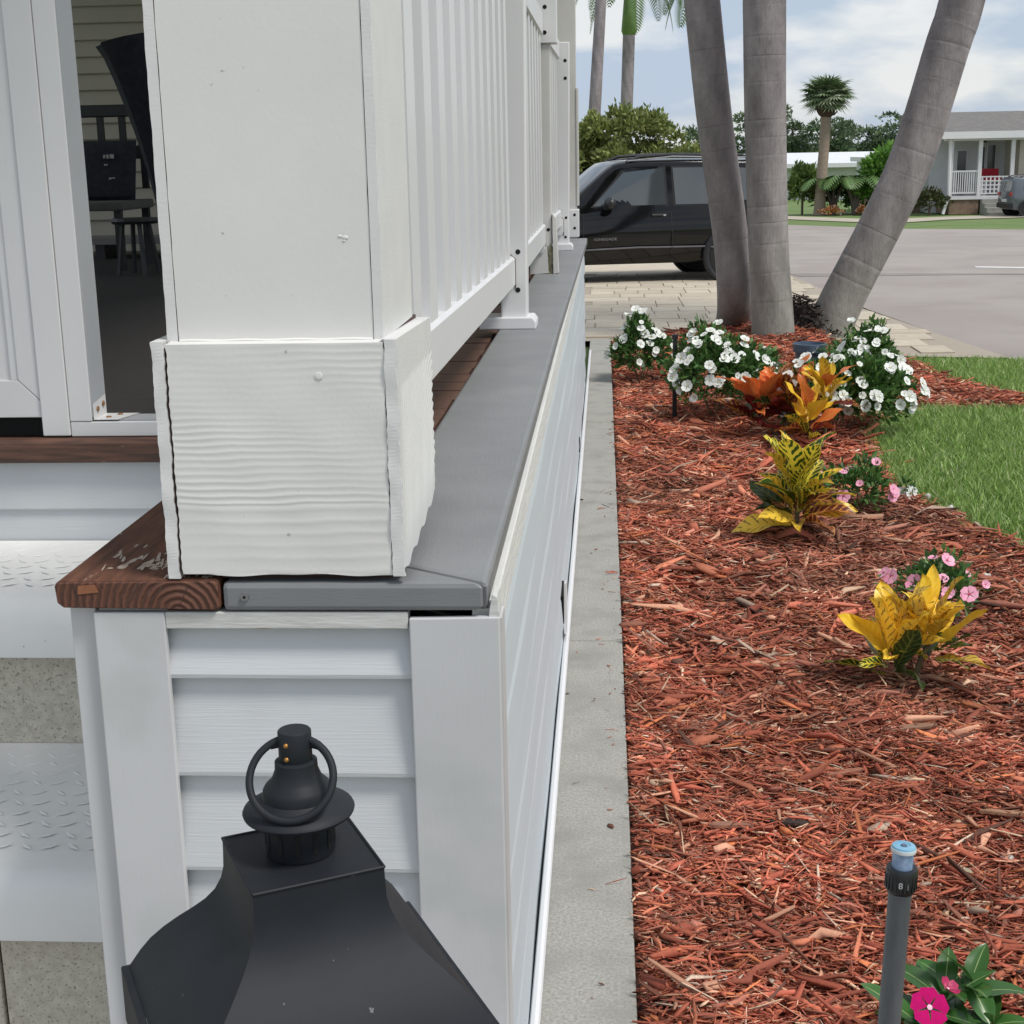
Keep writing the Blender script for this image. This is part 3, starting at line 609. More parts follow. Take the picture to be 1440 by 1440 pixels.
# ================================================================== PORCH SHELTER (behind the door)
house = thing('porch_shelter', 'covered porch with tan sided back wall seen through the doorway', 'porch', (-2.5, 6, 1.0))
WALLTAN = M('tan_siding', (.44, .39, .33), (.41, .365, .305), rough=.6, scale=3)
for i in range(19):
    z0 = 1.02+i*.104
    G().prism([(9.68, z0+.104), (9.665, z0+.104), (9.645, z0+.006), (9.65, z0), (9.68, z0)], 'x', -4.75, -.40).build('siding_plank', WALLTAN, house)
G().box(-4.8, -.4, 9.69, 9.8, 0, 3.7).build('back_wall', WALLTAN, house)
G().box(-4.9, -.27, 1.95, 10.4, 3.71, 3.85).build('roof', M('porch_ceiling', (.75, .75, .72), rough=.7), house)
G().box(-4.8, -2.25, 3.15, 3.25, 0, 3.7).build('front_wall', CORNER, house)
scr = thing('screen_frame', 'white aluminium porch screen frame beside the open doorway', 'screen frame', (-1.18, 3.2, 1.0))
DY = 3.149
G().box(-1.271, -1.2085, DY-.004, DY+.07, 1.004, 3.7).build('stile', FRAME, scr, bevel=.002)
G().box(-1.2075, -1.1575, DY, DY+.095, 1.036, 3.7).build('stile', FRAME, scr, bevel=.002)
G().box(-1.1573, -1.1545, DY+.004, DY+.093, 1.045, 3.7).build('stile_return', FRAME_IN, scr)
G().box(-1.2075, -.60, DY+.001, DY+.090, 1.0015, 1.035).build('bottom_rail', FRAME, scr, bevel=.002)
G().box(-1.157, -.60, DY+.012, DY+.085, 1.036, 1.038).build('rail_channel', FRAME_IN, scr)
G().add([(-1.1535, DY+.003, 1.037), (-1.1535, DY+.09, 1.037), (-1.1535, DY+.09, 1.085), (-1.1535, DY+.003, 1.075), (-1.098, DY+.003, 1.0395), (-1.075, DY+.09, 1.0395), (-1.1535, DY+.003, 1.0395), (-1.1535, DY+.09, 1.0395)], [(0, 1, 2, 3), (4, 5, 7, 6)]).build('corner_bracket', FRAME, scr)
for (x, y, z, ax) in [(-1.152, DY+.03, 1.06, 'x'), (-1.152, DY+.068, 1.066, 'x'), (-1.13, DY+.035, 1.040, 'z'), (-1.115, DY+.07, 1.040, 'z')]:
    G().lathe([(.0005, .003), (.006, .002), (.0065, 0)], (x, y, z), 10, ax).build('rusty_screw', RUST, scr)
door = thing('screen_door', 'white panelled screen door at the left edge of the porch front', 'door', (-1.8, 3.17, 1.0))
G().prism([(-1.319, 1.131), (-1.2725, 1.085), (-1.2725, 3.7), (-1.319, 3.7)], 'y', DY+.002, DY+.04).build('door_stile', FRAME, door, bevel=.0015)
G().prism([(-2.24, 1.046), (-1.2725, 1.046), (-1.2725, 1.083), (-1.320, 1.130), (-2.24, 1.130)], 'y', DY+.002, DY+.04).build('door_bottom_rail', FRAME, door, bevel=.0015)
G().box(-2.24, -1.319, DY+.012, DY+.035, 1.13, 3.7).build('door_panel', FRAME, door)
G().box(-1.336, -1.319, DY+.006, DY+.012, 1.131, 3.7).build('panel_bead', FRAME, door)
G().box(-1.395, -1.372, DY-.03, DY+.01, 1.46, 1.49).build('handle', BLACKP, door, bevel=.003)
G().box(-2.24, -1.275, DY+.03, DY+.06, 1.001, 1.045).build('dark_sill', DARK, door)

G().box(-4.7, -.62, 3.35, 9.6, 1.004, 1.010).build('floor_shade_sheet', M('painted_floor_shade', (.016, .013, .013), (.024, .020, .020), rough=.85, scale=5, stretch=(1, 14, 1), bump=.4), house)  # dark sheet over the deck boards; porch shade put into its colour
# porch furniture ------------------------------------------------------
WICK = M('black_painted_wood', (.018, .018, .022), (.03, .03, .034), rough=.5, scale=10)
CUSH = M('navy_black_fabric', (.012, .014, .022), (.02, .022, .032), rough=.9, scale=30)
ch = thing('porch_chair', 'dark slat-back porch chair against the tan siding wall', 'chair', (-2.85, 8.7, 1.0))
G().box(-3.14, -2.70, 8.62, 8.66, 1.86, 1.93).build('top_rail', WICK, ch, bevel=.008)
for x in (-3.10, -2.965, -2.835, -2.72): G().box(x-.018, x+.018, 8.625, 8.655, 1.45, 1.86).build('back_slat', WICK, ch)
G().prism([(-3.14, 1.70), (-3.08, 1.665), (-2.96, 1.655), (-2.84, 1.665), (-2.74, 1.70), (-2.70, 1.70), (-2.70, 1.62), (-3.14, 1.62)], 'y', 8.618, 8.66).build('curved_rail', WICK, ch)
G().box(-3.16, -2.68, 8.05, 8.64, 1.34, 1.39).build('seat', M('grey_seat_cushion', (.10, .10, .095), rough=.9, scale=20), ch, bevel=.01)
for x, y in ((-3.12, 8.1), (-2.72, 8.1), (-3.12, 8.6), (-2.72, 8.6)): G().box(x-.02, x+.02, y-.02, y+.02, 1.0, 1.34).build('leg', WICK, ch)
pil = thing('cushion', 'dark navy cushion with small white print on the porch chair', 'cushion', (-2.87, 8.4, 1.39))
def pillow(u, v):
    a, b = u*2-1, v*2-1; t = .055*(max(0, 1-a**4)*max(0, 1-b**4))**.5
    return (-2.875+a*.165, 8.44-t+.10*(v-.5), 1.555+b*.17)
def pillow2(u, v): x, y, z = pillow(u, v); return (x, 8.44+.10*(v-.5)*2-(y-.0), z)
g = G().grid(pillow, 12, 12); g.grid(lambda u, v: (lambda p: (p[0], 2*(8.44+.10*(v-.5))-p[1], p[2]))(pillow(1-u, v)), 12, 12)
g.build('pillow_body', CUSH, pil, smooth=True)
for (x, z, w, h) in [(-2.865, 1.635, .010, .018), (-2.845, 1.635, .010, .022), (-2.825, 1.636, .012, .022), (-2.863, 1.590, .012, .008), (-2.83, 1.515, .034, .006), (-2.842, 1.51, .014, .004)]:
    G().box(x-w/2, x+w/2, 8.365, 8.400, z-h/2, z+h/2).build('printed_mark', PRINT, pil)
pa = thing('folded_parasol', 'black cloth of a folded patio umbrella hanging in the porch', 'parasol', (-1.95, 6.5, 1.0))
rings = []
for t in np.linspace(0, 1, 14):
    z = 1.12+t*1.0; half = .035+.12*t**1.5 if t < .9 else .035+.12*t**1.5
    cx = -1.955+.02*(1-t)-.10*t**2.2
    rings.append([(cx+half*(1+.10*math.cos(6*a))*math.cos(a)*1.0, 6.5+half*math.sin(a), z+(.03*math.cos(a) if t == 1 else 0)) for a in np.linspace(0, 2*PI, 18)[:-1]])
G().loft(rings).build('canopy', CUSH, pa, smooth=True)
G().tube([(-1.945, 6.5, 1.0), (-1.945, 6.5, 1.2)], .018).build('pole', WICK, pa)
stl = thing('stool', 'small dark round stool on the porch floor', 'stool', (-2.55, 7.8, 1.0))
G().lathe([(.01, 1.28), (.12, 1.28), (.13, 1.295), (.12, 1.31), (.01, 1.31)], (-2.53, 7.8, 0), 18).build('stool_top', WICK, stl)
for a in (.5, 2.1, 3.7, 5.3): G().tube([(-2.53+.07*math.cos(a), 7.8+.07*math.sin(a), 1.28), (-2.53+.11*math.cos(a), 7.8+.11*math.sin(a), 1.0)], .014, 6).build('leg', WICK, stl)
bch = thing('bench', 'low grey bench under the chair on the porch', 'bench', (-2.95, 9.2, 1.0))
G().box(-3.3, -2.5, 9.1, 9.4, 1.10, 1.14).build('bench_seat', M('grey_bench', (.22, .21, .2), rough=.7), bch)
for x in (-3.2, -2.6): G().box(x-.03, x+.03, 9.12, 9.38, 1.0, 1.10).build('leg', WICK, bch)

# ================================================================== STEPS
stp = thing('entry_steps', 'entry steps with white tread plates on rough concrete blocks', 'steps', (-1.5, 2.7, -.04))
def tread(y0, y1, z, mat=STEP):
    pr = [(y1, z-.03), (y1, z)]
    pr += [(y0+.09, z-.004)]+[(y0+.05*math.cos(a)+.0+.04, z-.055+.05*math.sin(a)) for a in (PI*.55, PI*.7, PI*.85, PI)]+[(y0-.012, z-.105), (y0-.010, z-.122), (y0+.0, z-.124), (y0+.06, z-.03)]
    t = G().prism(pr, 'x', -2.3, -.766).build('tread', mat, stp, smooth=True)
    return t
def lozenge(cx, cy, z, ang, l=.038, w=.011, h=.0016):
    c, s = math.cos(ang), math.sin(ang); R_ = lambda a, b: (cx+a*c-b*s, cy+a*s+b*c)
    return [(*R_(-l/2, 0), z), (*R_(0, -w/2), z), (*R_(l/2, 0), z), (*R_(0, w/2), z), (*R_(-l*.22, 0), z+h), (*R_(l*.22, 0), z+h)], [(0, 1, 4), (1, 5, 4), (1, 2, 5), (2, 3, 5), (3, 4, 5), (3, 0, 4)]
for (y0, y1, z) in ((2.70, 3.145, .76), (2.18, 2.765, .435)):
    t = tread(y0, y1, z); g = G()
    for i in range(36):
        for j in range(11):
            x = -2.2+i*.042+(.021 if j % 2 else 0); y = y0+.10+j*.044
            if x < -.80 and y < y1-.03: g.add(*lozenge(x, y, z-.001, .6 if (i+j) % 2 else -.75))
    g.build('tread_pattern', STEP, t, kind='stuff')
for (y0, y1, z0, z1) in ((2.735, 3.14, .434, .634), (2.21, 2.72, .10, .310), (2.215, 3.1, -.05, .097)):
    x = -2.26
    while x < -.78:
        x1 = min(x+.40, -.768); G().box(x, x1-.006, y0, y1, z0, z1).build('concrete_block', BLOCK, stp, bevel=.004); x += .40
    G().box(-2.24, -.775, y0+.012, y1-.01, z0+.002, z1-.004).build('block_joint', CRACK, stp)

# ================================================================== LANTERN
LC = (-.2345, 1.000)
lan = thing('lamp_post', 'black lantern with ring finial on a post in front of the deck', 'lantern', (LC[0], LC[1], -.05))
def sq(h, z, a0=math.radians(27), bow=0):      # square ring, h = half diagonal
    return [(LC[0]+h*math.cos(a0+PI/4+PI/2*k), LC[1]+h*math.sin(a0+PI/4+PI/2*k), z) for k in range(4)]
prof = [(.0705, 1.086), (.0708, 1.074), (.0715, 1.062), (.0745, 1.052), (.081, 1.041), (.0905, 1.031), (.103, 1.021), (.118, 1.010), (.133, .998), (.147, .985), (.158, .972), (.166, .961), (.171, .954)]
roof = G(); a0 = math.radians(27); dirs = [math.radians(27)+PI/4+PI/2*k for k in range(4)]
for k in range(4):
    A, B = dirs[k], dirs[(k+1) % 4]
    rows = [[(LC[0]+h*(math.cos(A)*(1-u)+math.cos(B)*u), LC[1]+h*(math.sin(A)*(1-u)+math.sin(B)*u), z) for u in np.linspace(0, 1, 7)] for h, z in prof]
    roof.loft(rows, close=False, cap=False)
roof.add(sq(.0705, 1.086), [(0, 1, 2, 3)])
roof.build('roof', BLACKM, lan, smooth=True)
ev = G().loft([sq(.171, .9535), sq(.1795, .9525), sq(.1795, .902), sq(.171, .902), sq(.171, .9535)], cap=False); ev.build('eave', BLACKM, lan, bevel=.0015)
ed = [Vector(p) for p in sq(.0705, 1.0862)]
for k in range(4):
    G().tube([ed[k], ed[(k+1) % 4]], .0012, 6).build('plate_edge', BLACKM, lan, smooth=True)
cx, cy = LC[0]-.001, LC[1]+.004
G().lathe([(.0255, 1.0865), (.0262, 1.088), (.0262, 1.118)], (cx, cy, 0), 32).build('vent', BLACKM, lan, smooth=True)
for k in range(12):
    a = 2*PI*k/12+.13; c, s = math.cos(a), math.sin(a); r0, r1, w = .0258, .0266, .0019
    G().add([(cx+r1*c-w*s*q, cy+r1*s+w*c*q, zz) for zz in (1.093, 1.111) for q in (-1, 1)], [(0, 1, 3, 2)]).build('vent_slot', DARK, lan)
G().lathe([(.020, 1.1175), (.040, 1.1172), (.0418, 1.1185), (.0425, 1.1205), (.0415, 1.1225), (.036, 1.1255), (.0295, 1.1295), (.0268, 1.1318), (.0262, 1.1375), (.0245, 1.1405), (.0205, 1.1445), (.0190, 1.1465), (.0163, 1.1535), (.0160, 1.1600), (.012, 1.1615)], (cx, cy, 0), 40).build('finial_hood', BLACKM, lan, smooth=True)
G().lathe([(.0118, 1.160), (.0126, 1.1615), (.0126, 1.1838), (.0118, 1.1848)], (cx, cy, 0), 28).build('finial_cap', BLACKM, lan, smooth=True)
for zz in (1.1763, 1.1652):
    a = -PI/2-.35; G().ellipsoid((cx+.0122*math.cos(a), cy+.0122*math.sin(a), zz), (.0021, .0021, .0021), 10, 8).build('brass_screw', BRASS, lan, smooth=True)
tilt = Matrix.Rotation(math.radians(-36), 3, 'X')
rc = Vector((cx, cy-.004, 1.173))+Matrix.Rotation(math.radians(-36), 3, 'X') @ Vector((0, 0, -.0245))
G().torus(rc, .0315, .0030, tilt, 48, 10).build('ring', BLACKM, lan, smooth=True)
for s in (-1, 1): G().tube([(cx+s*.0115, cy, 1.174), (cx+s*.0185, cy-.002, 1.173)], .0036, 10).build('ring_pin', BLACKM, lan, smooth=True)
GLASS = M('lantern_glass', (.35, .38, .40), rough=.1, coat=.5)
for k in range(4):
    A, B = sq(.150, .90)[k], sq(.150, .90)[(k+1) % 4]; A2, B2 = sq(.105, .62)[k], sq(.105, .62)[(k+1) % 4]
    G().add([A, B, B2, A2], [(0, 1, 2, 3)]).build('glass_pane', GLASS, lan)
    G().tube([A, A2], .006, 6).build('corner_bar', BLACKM, lan)
G().loft([sq(.112, .60), sq(.112, .63)]).build('base_plate', BLACKM, lan, bevel=.002)
G().lathe([(.038, -.05), (.038, .58), (.05, .60)], (LC[0], LC[1], 0), 20).build('post', BLACKM, lan, smooth=True)

# ================================================================== SPRINKLER RISER
spk = thing('sprinkler_riser', 'grey sprinkler riser pipe with blue nozzle standing in the mulch', 'sprinkler', (.34, 1.62, 0))
top = Vector((.3525, 1.62, .7655)); ax = Vector((.034, .012, 1)).normalized(); 
Rm = ax.to_track_quat('Z', 'Y').to_matrix()
def lat(prof, n=24):
    g = G().lathe(prof, (0, 0, 0), n); g.v = [tuple(top+Rm @ Vector(v)) for v in g.v]; return g
lat([(.0138, -.80), (.0138, -.045), (.0145, -.043), (.0145, -.040), (.0138, -.039)]).build('pipe', PVC, spk, smooth=True)
lat([(.0150, -.040), (.0180, -.036), (.0188, -.014), (.0188, -.010), (.0178, -.0075), (.0125, -.0075)]).build('collar', BLACKP, spk, smooth=True)
for k in range(22):
    a = 2*PI*k/22; g = G().box(.0182, .0193, -.0007, .0007, -.034, -.015); g.v = [tuple(top+Rm @ (Matrix.Rotation(a, 3, 'Z') @ Vector(v))) for v in g.v]; g.build('grip_rib', BLACKP, spk)
lat([(.0125, -.0075), (.0125, .004), (.0128, .013)]).build('nozzle', BLUEPL, spk, smooth=True)
lat([(.0130, .0125), (.0150, .0135), (.0152, .0165), (.0148, .018), (.0135, .0185)]).build('nozzle_rim', PALEP, spk, smooth=True)
lat([(.0145, .018), (.0135, .0205), (.008, .0215), (.0075, .0205), (.005, .020)]).build('nozzle_cap', BLUEP, spk, smooth=True)
lat([(.0005, .0215), (.0035, .0212), (.0042, .0200)]).build('nozzle_screw', POTM, spk)
for k in range(9):
    a = -PI/2+(k-4)*.2; g = G().box(.0124, .0131, -.0008, .0008, -.006, -.001); g.v = [tuple(top+Rm @ (Matrix.Rotation(a, 3, 'Z') @ Vector(v))) for v in g.v]; g.build('nozzle_notch', POTM, spk)
def text_part(txt, size, parent, M4, mat, name='lettering', ext=.0006, sx=1):
    cu = bpy.data.curves.new(name, 'FONT'); cu.body = txt; cu.size = size; cu.extrude = ext; cu.align_x = 'CENTER'; cu.align_y = 'CENTER'
    to = bpy.data.objects.new(name, cu); COL.objects.link(to); dg = bpy.context.evaluated_depsgraph_get(); me = bpy.data.meshes.new_from_object(to.evaluated_get(dg))
    COL.objects.unlink(to); bpy.data.objects.remove(to)
    me.transform(Matrix.Diagonal((sx, 1, 1, 1))); me.transform(M4); me.materials.clear(); me.materials.append(mat)
    o = bpy.data.objects.new(name, me); COL.objects.link(o); o.parent = parent; return o
loc = Vector((-.004, -.0191, -.024))
Mt = Matrix.Translation(Vector(top)-Vector(spk.location)+Vector((-.005, -.0186, -.024))) @ Matrix.Rotation(PI/2, 4, 'X')
text_part('8', .011, spk, Mt, PRINT)
text_part('|', .011, spk, Matrix.Translation(Vector((.009, .0012, 0))) @ Mt, PRINT)

# ================================================================== STONES AND BIG CHIPS
ROCK = M('tan_limestone', (.42, .36, .24), (.28, .24, .16), rough=.95, scale=40, bump=1, bscale=120, dist=.004)
WROCK = M('white_stone', (.62, .60, .56), (.45, .43, .40), rough=.9, scale=40)
def rock(x, y, r, m, label, sz=.7):
    g = G().ellipsoid((0, 0, 0), (1, 1, 1), 12, 8); s = random.random()*9
    g.v = [tuple(Vector(v)*(r*(1+.22*math.sin(v[0]*4+s)+.18*math.sin(v[1]*5+s*2)+.12*math.sin(v[2]*6+s)))*1 for v in [0]) if False else tuple((Vector(v)*(r*(1+.2*math.sin(v[0]*4+s)+.16*math.sin(v[1]*5+2*s)))).to_tuple()) for v in g.v]
    o = g.build('stone', m, None, smooth=True, off=(0, 0, 0)); o.location = (x, y, float(bedz(x, y))+.02+r*.4); o.scale = (1, .8, sz); tag(o, label, 'stone'); return o
rock(.806, 3.07, .022, ROCK, 'tan pitted stone on the mulch right of the sprinkler')
rock(.920, 3.13, .016, WROCK, 'small pale stone at the right picture edge above the tan stone')
rock(.905, 3.30, .013, WROCK, 'small grey white pebble near the right picture edge')
rock(.700, 2.33, .030, WROCK, 'white rounded stone under the magenta flowering plant')
for i, (x, y, r, lab) in enumerate([(1.475, 7.05, .020, 'white stone at the lawn edge nearest the white flower bush'), (1.50, 6.75, .022, 'white stone on the mulch below the lawn curve'), (1.535, 6.45, .026, 'broken white stone beside the lawn at right'), (.985, 4.98, .016, 'faded pale pebble left of the small pink flowers'), (1.45, 5.45, .013, 'cream pebble lying on bare mulch below the lawn')]): rock(x, y, r, WROCK, lab)
def bigchip(x, y, l, w, yaw, c, label, h=.010):
    m = M('wood_chip', c, tuple(q*.6 for q in c), rough=.8, scale=30, stretch=(1, 8, 8), bump=.5)
    g = G().add([(-l/2, -w*.2, 0), (-l*.3, -w/2, 0), (l*.35, -w*.45, 0), (l/2, w*.1, 0), (l*.2, w/2, 0), (-l*.35, w*.4, 0)], []); b = list(g.v)
    g = G().loft([b, [(a, q, h) for a, q, _ in b]]); o = g.build('wood_chip', m, None, bevel=.002, off=(0, 0, 0)); o.location = (x, y, float(bedz(x, y))+.028)
    o.rotation_euler = (random.uniform(-.15, .15), random.uniform(-.1, .1), yaw); return tag(o, label, 'wood chip')
bigchip(1.085, 4.06, .125, .030, -.75, (.42, .13, .05), 'large bright orange red wood splinter right of the yellow croton', .016)
bigchip(.845, 3.90, .17, .034, .05, (.36, .20, .13), 'long flat pale brown wood chip in front of the yellow croton')
bigchip(.300, 3.25, .13, .028, .25, (.36, .17, .11), 'pale red wood chip left of the sprinkler near the strip')
bigchip(.43, 3.27, .11, .034, -.2, (.05, .03, .025), 'dark brown wood chunk lying above the sprinkler nozzle')
bigchip(.62, 3.62, .14, .020, .5, (.40, .16, .10), 'slim diagonal red splinter in the middle of the mulch')
bigchip(.99, 3.35, .16, .020, -.3, (.45, .25, .15), 'tan splinter near the right picture edge')
bigchip(.37, 4.35, .12, .030, .1, (.38, .11, .05), 'broad red bark piece on the left half of the mulch')
bigchip(1.34, 5.55, .20, .016, .2, (.45, .28, .19), 'long thin tan sliver on the mulch below the lawn')

# ================================================================== PLANTS
def uvleaf(name, mat, L, Wd, curl, fold, wav=.0, nu=10, tip=.9, seed=0):
    """a leaf lying along +X with its stalk at the origin; UV: u along, v across"""
    me = bpy.data.meshes.new(name); V, Fc, UV = [], [], []
    cols = (-1, -.5, 0, .5, 1)
    for i in range(nu+1):
        u = i/nu; w = Wd/2*max(.0, (math.sin(PI*min(1, u**tip))**.75))
        if u < .08: w = Wd*.05
        ang = curl*u; x = L*(math.sin(ang)/curl if abs(curl) > 1e-3 else u); z0 = -L*((1-math.cos(ang))/curl if abs(curl) > 1e-3 else 0)
        for v in cols:
            V.append((x, v*w, z0+abs(v)*w*fold+wav*math.sin(u*11+v*2+seed)*abs(v))); UV.append((u, v*.5+.5))
    n = len(cols)
    for i in range(nu):
        for k in range(n-1): Fc.append((i*n+k, (i+1)*n+k, (i+1)*n+k+1, i*n+k+1))
    me.from_pydata(V, [], Fc); ul = me.uv_layers.new(name='UVMap')
    for lp in me.loops: ul.data[lp.index].uv = UV[lp.vertex_index]
    me.polygons.foreach_set('use_smooth', [True]*len(me.polygons)); me.materials.append(mat); me.update(); return me
def leafmat(name, blade, vein, vw=.18, vfreq=46, thr=.55, rough=.35, blend=0.0, rim=.9):
    m = bpy.data.materials.new(name); N, l, p = nodes(m); p.inputs['Roughness'].default_value = rough
    uv = N.new('ShaderNodeUVMap'); sp = N.new('ShaderNodeSeparateXYZ'); l(uv.outputs[0], sp.inputs[0])
    def ma(op, a, b=None, c=None):
        n = N.new('ShaderNodeMath'); n.operation = op
        for i, q in enumerate((a, b, c)):
            if q is None: continue
            if isinstance(q, (int, float)): n.inputs[i].default_value = q
            else: l(q, n.inputs[i])
        return n.outputs[0]
    v = ma('ABSOLUTE', ma('MULTIPLY', ma('SUBTRACT', sp.outputs[1], .5), 2))
    tn = N.new('ShaderNodeTexNoise'); tn.inputs['Scale'].default_value = 9; l(uv.outputs[0], tn.inputs['Vector'])
    oi = N.new('ShaderNodeObjectInfo')
    ph = ma('SUBTRACT', ma('MULTIPLY', sp.outputs[0], vfreq), ma('MULTIPLY', v, 9))
    s = ma('SINE', ma('ADD', ph, ma('MULTIPLY', tn.outputs[0], 4)))
    side = ma('GREATER_THAN', ma('ADD', s, ma('MULTIPLY', ma('SUBTRACT', oi.outputs['Random'], .5), blend)), thr)
    mid = ma('LESS_THAN', v, vw); edge = ma('GREATER_THAN', v, rim)
    fac = ma('MAXIMUM', side, ma('MAXIMUM', mid, edge))
    mm = N.new('ShaderNodeMix'); mm.data_type = 'RGBA'; l(fac, mm.inputs[0]); mm.inputs[6].default_value = (*blade, 1); mm.inputs[7].default_value = (*vein, 1)
    hs = N.new('ShaderNodeHueSaturation'); l(mm.outputs[2], hs.inputs['Color']); l(ma('ADD', ma('MULTIPLY', oi.outputs['Random'], .6), .72), hs.inputs['Value'])
    l(hs.outputs[0], p.inputs['Base Color'])
    tr = N.new('ShaderNodeBsdfTranslucent'); l(hs.outputs[0], tr.inputs[0]); ms = N.new('ShaderNodeMixShader'); ms.inputs[0].default_value = .25
    l(p.outputs[0], ms.inputs[1]); l(tr.outputs[0], ms.inputs[2]); l(ms.outputs[0], N['Material Output'].inputs['Surface'])
    return m
CY1 = leafmat('croton_yellow', (.86, .54, .03), (.88, .60, .06), thr=.2)
CYS = leafmat('croton_yellow_spotted', (.30, .20, .03), (.84, .56, .06), thr=-.75, vw=.2)
CYG = leafmat('croton_green_yellow_veins', (.035, .085, .015), (.74, .60, .06), thr=.45, vw=.14, blend=1.2)
COR = leafmat('croton_orange', (.72, .17, .05), (.74, .24, .06), thr=.4)
CORD = leafmat('croton_orange_dark', (.13, .035, .022), (.55, .24, .06), thr=.6, vw=.13)
CRD = leafmat('croton_red_dark', (.10, .018, .018), (.30, .03, .03), thr=.75, vw=.10)
CGR = leafmat('croton_dark_green', (.02, .045, .012), (.10, .13, .03), thr=.8, vw=.08)
STEM = M('plant_stem', (.09, .10, .04), (.12, .08, .04), rough=.7, scale=40)
def croton(label, x, y, s, mats, n, spread=1.0, hf=1.0, seed=1, heads=((0, 0, 0),)):
    rr = random.Random(seed); z0 = float(bedz(x, y))+.01
    t = thing('croton', label, 'croton plant', (x, y, z0), 'crotons in the mulch bed'); meshes = {}
    for (hx, hy, hz) in heads:
        G().tube([(0, 0, -.03), (hx*.5, hy*.5, .06+hz*.5), (hx, hy, .10+hz)], [.010*s, .008*s, .006*s], 6).build('stem', STEM, t, smooth=True, off=(0, 0, 0))
        for i in range(n):
            f = i/(n-1)                                # 0 low outer .. 1 high inner
            a = i*2.39996+seed; pit = math.radians(16+68*f**.6*hf)+rr.uniform(-.42, .22); a += rr.uniform(-.35, .35)
            mt = mats(f, rr); L_ = s*rr.uniform(.105, .215)*(1.05-.25*abs(f-.5)); w = L_*rr.uniform(.30, .40)
            key = (mt.name, rr.randrange(4))
            if key not in meshes: meshes[key] = uvleaf('leaf', mt,   .18*s, .074*s, rr.uniform(.0, .9), rr.uniform(.1, .45), .007*s, tip=1.15, seed=rr.random()*6)
            o = inst('leaf', meshes[key], t, (hx+.018*s*math.cos(a), hy+.018*s*math.sin(a), hz+.03*s+s*(.13*f+rr.uniform(-.02, .025))), (rr.uniform(-.75, .75), -pit, a*1.0), (L_/(.19*s)*spread, L_/(.19*s)*rr.uniform(.8, 1.15), 1))
    return t
def m1(f, r):   # green leaves with yellow veins, some orange
    return r.choice([CYG, CYG, CYG, CYS, CYG]) if f > .45 else r.choice([CYG, CGR, CYS, CORD])
def m2(f, r): return r.choice([COR, COR, COR, CORD]) if f > .4 else r.choice([CRD, CORD, CGR, CRD])
def m2b(f, r): return r.choice([CY1, CYS, CY1, COR]) if f > .35 else r.choice([CORD, CRD, CYG])
def m3(f, r): return r.choice([CY1, CY1, CYS, CY1, CYS]) if f > .35 else r.choice([CYG, CYS, CGR, CYG])
croton('middle croton with green leaves and yellow veins in the mulch', .80, 6.02, 1.38, m1, 42, 1.08, 1.0, 3, ((0, 0, .02),))
croton('farthest croton with orange red leaves before the white flowers', 1.0, 8.2, 1.35, m2, 28, 1.08, .85, 5, ((-.14, 0, .04), (.03, .03, .06)))
croton('small yellow topped croton joined to the right of the orange one', 1.22, 8.12, 1.15, m2b, 20, .95, .85, 9, ((.0, 0, .13), (-.12, -.16, .0)))
croton('nearest croton with bright yellow spotted leaves', .925, 4.26, 1.02, m3, 26, 1.02, .95, 7, ((-.06, .0, .0), (.06, .02, .035)))

# flowers: five petals and an eye in one mesh
def flower_mesh(name, pm, em, r, cup=.15, n=5):
    g = G(); fm = []
    for k in range(n):
        a = 2*PI*k/n; pts = [(.10, 0, 0)]
        for (rad, off, z) in ((.45, .62, .02), (.80, .70, cup*.5), (1.0, .42, cup), (1.0, -.30, cup), (.86, -.66, cup*.55), (.45, -.55, .03)):
            pts.append((rad*math.cos(off*.95), rad*math.sin(off*.95), z))
        R3 = Matrix.Rotation(a, 3, 'Z'); vs = [R3 @ (Vector(p)*r) for p in pts]+[R3 @ (Vector((.62, 0, cup*.25+.04))*r)]
        c = len(vs)-1; fs = [(c, i, (i+1) % c) for i in range(c)]; g.add(vs, fs); fm += [0]*len(fs)
    vs = [(r*.14*math.cos(2*PI*i/8), r*.14*math.sin(2*PI*i/8), r*.06) for i in range(8)]+[(0, 0, r*.08)]
    fs = [(8, i, (i+1) % 8) for i in range(8)]; g.add(vs, fs); fm += [1]*len(fs)
    me = g.mesh(name, pm); me.materials.append(em)
    for p_, i in zip(me.polygons, fm): p_.material_index = i
    return me
PW_ = M('white_petal', (.74, .76, .72), (.68, .70, .66), rough=.55, scale=60); EY = M('flower_eye', (.55, .50, .22), rough=.6)
PP = M('pink_petal', (.78, .27, .42), (.80, .42, .54), rough=.55, scale=60); EP = M('red_eye', (.55, .02, .12), rough=.6)
PMg = M('magenta_petal', (.47, .002, .12), (.40, .002, .11), rough=.8, spec=.15, scale=80); EM = M('pale_eye', (.8, .5, .6), rough=.6)
PRd = M('crimson_petal', (.42, .02, .10), rough=.5, scale=80)
FW = [flower_mesh('flower', PW_, EY, .034, c) for c in (.1, .25)]
FP = [flower_mesh('flower', PP, EP, .030, c) for c in (.1, .25)]
FM = flower_mesh('flower', PMg, EM, .036, .06); FR = flower_mesh('flower', PRd, EM, .020, .5)
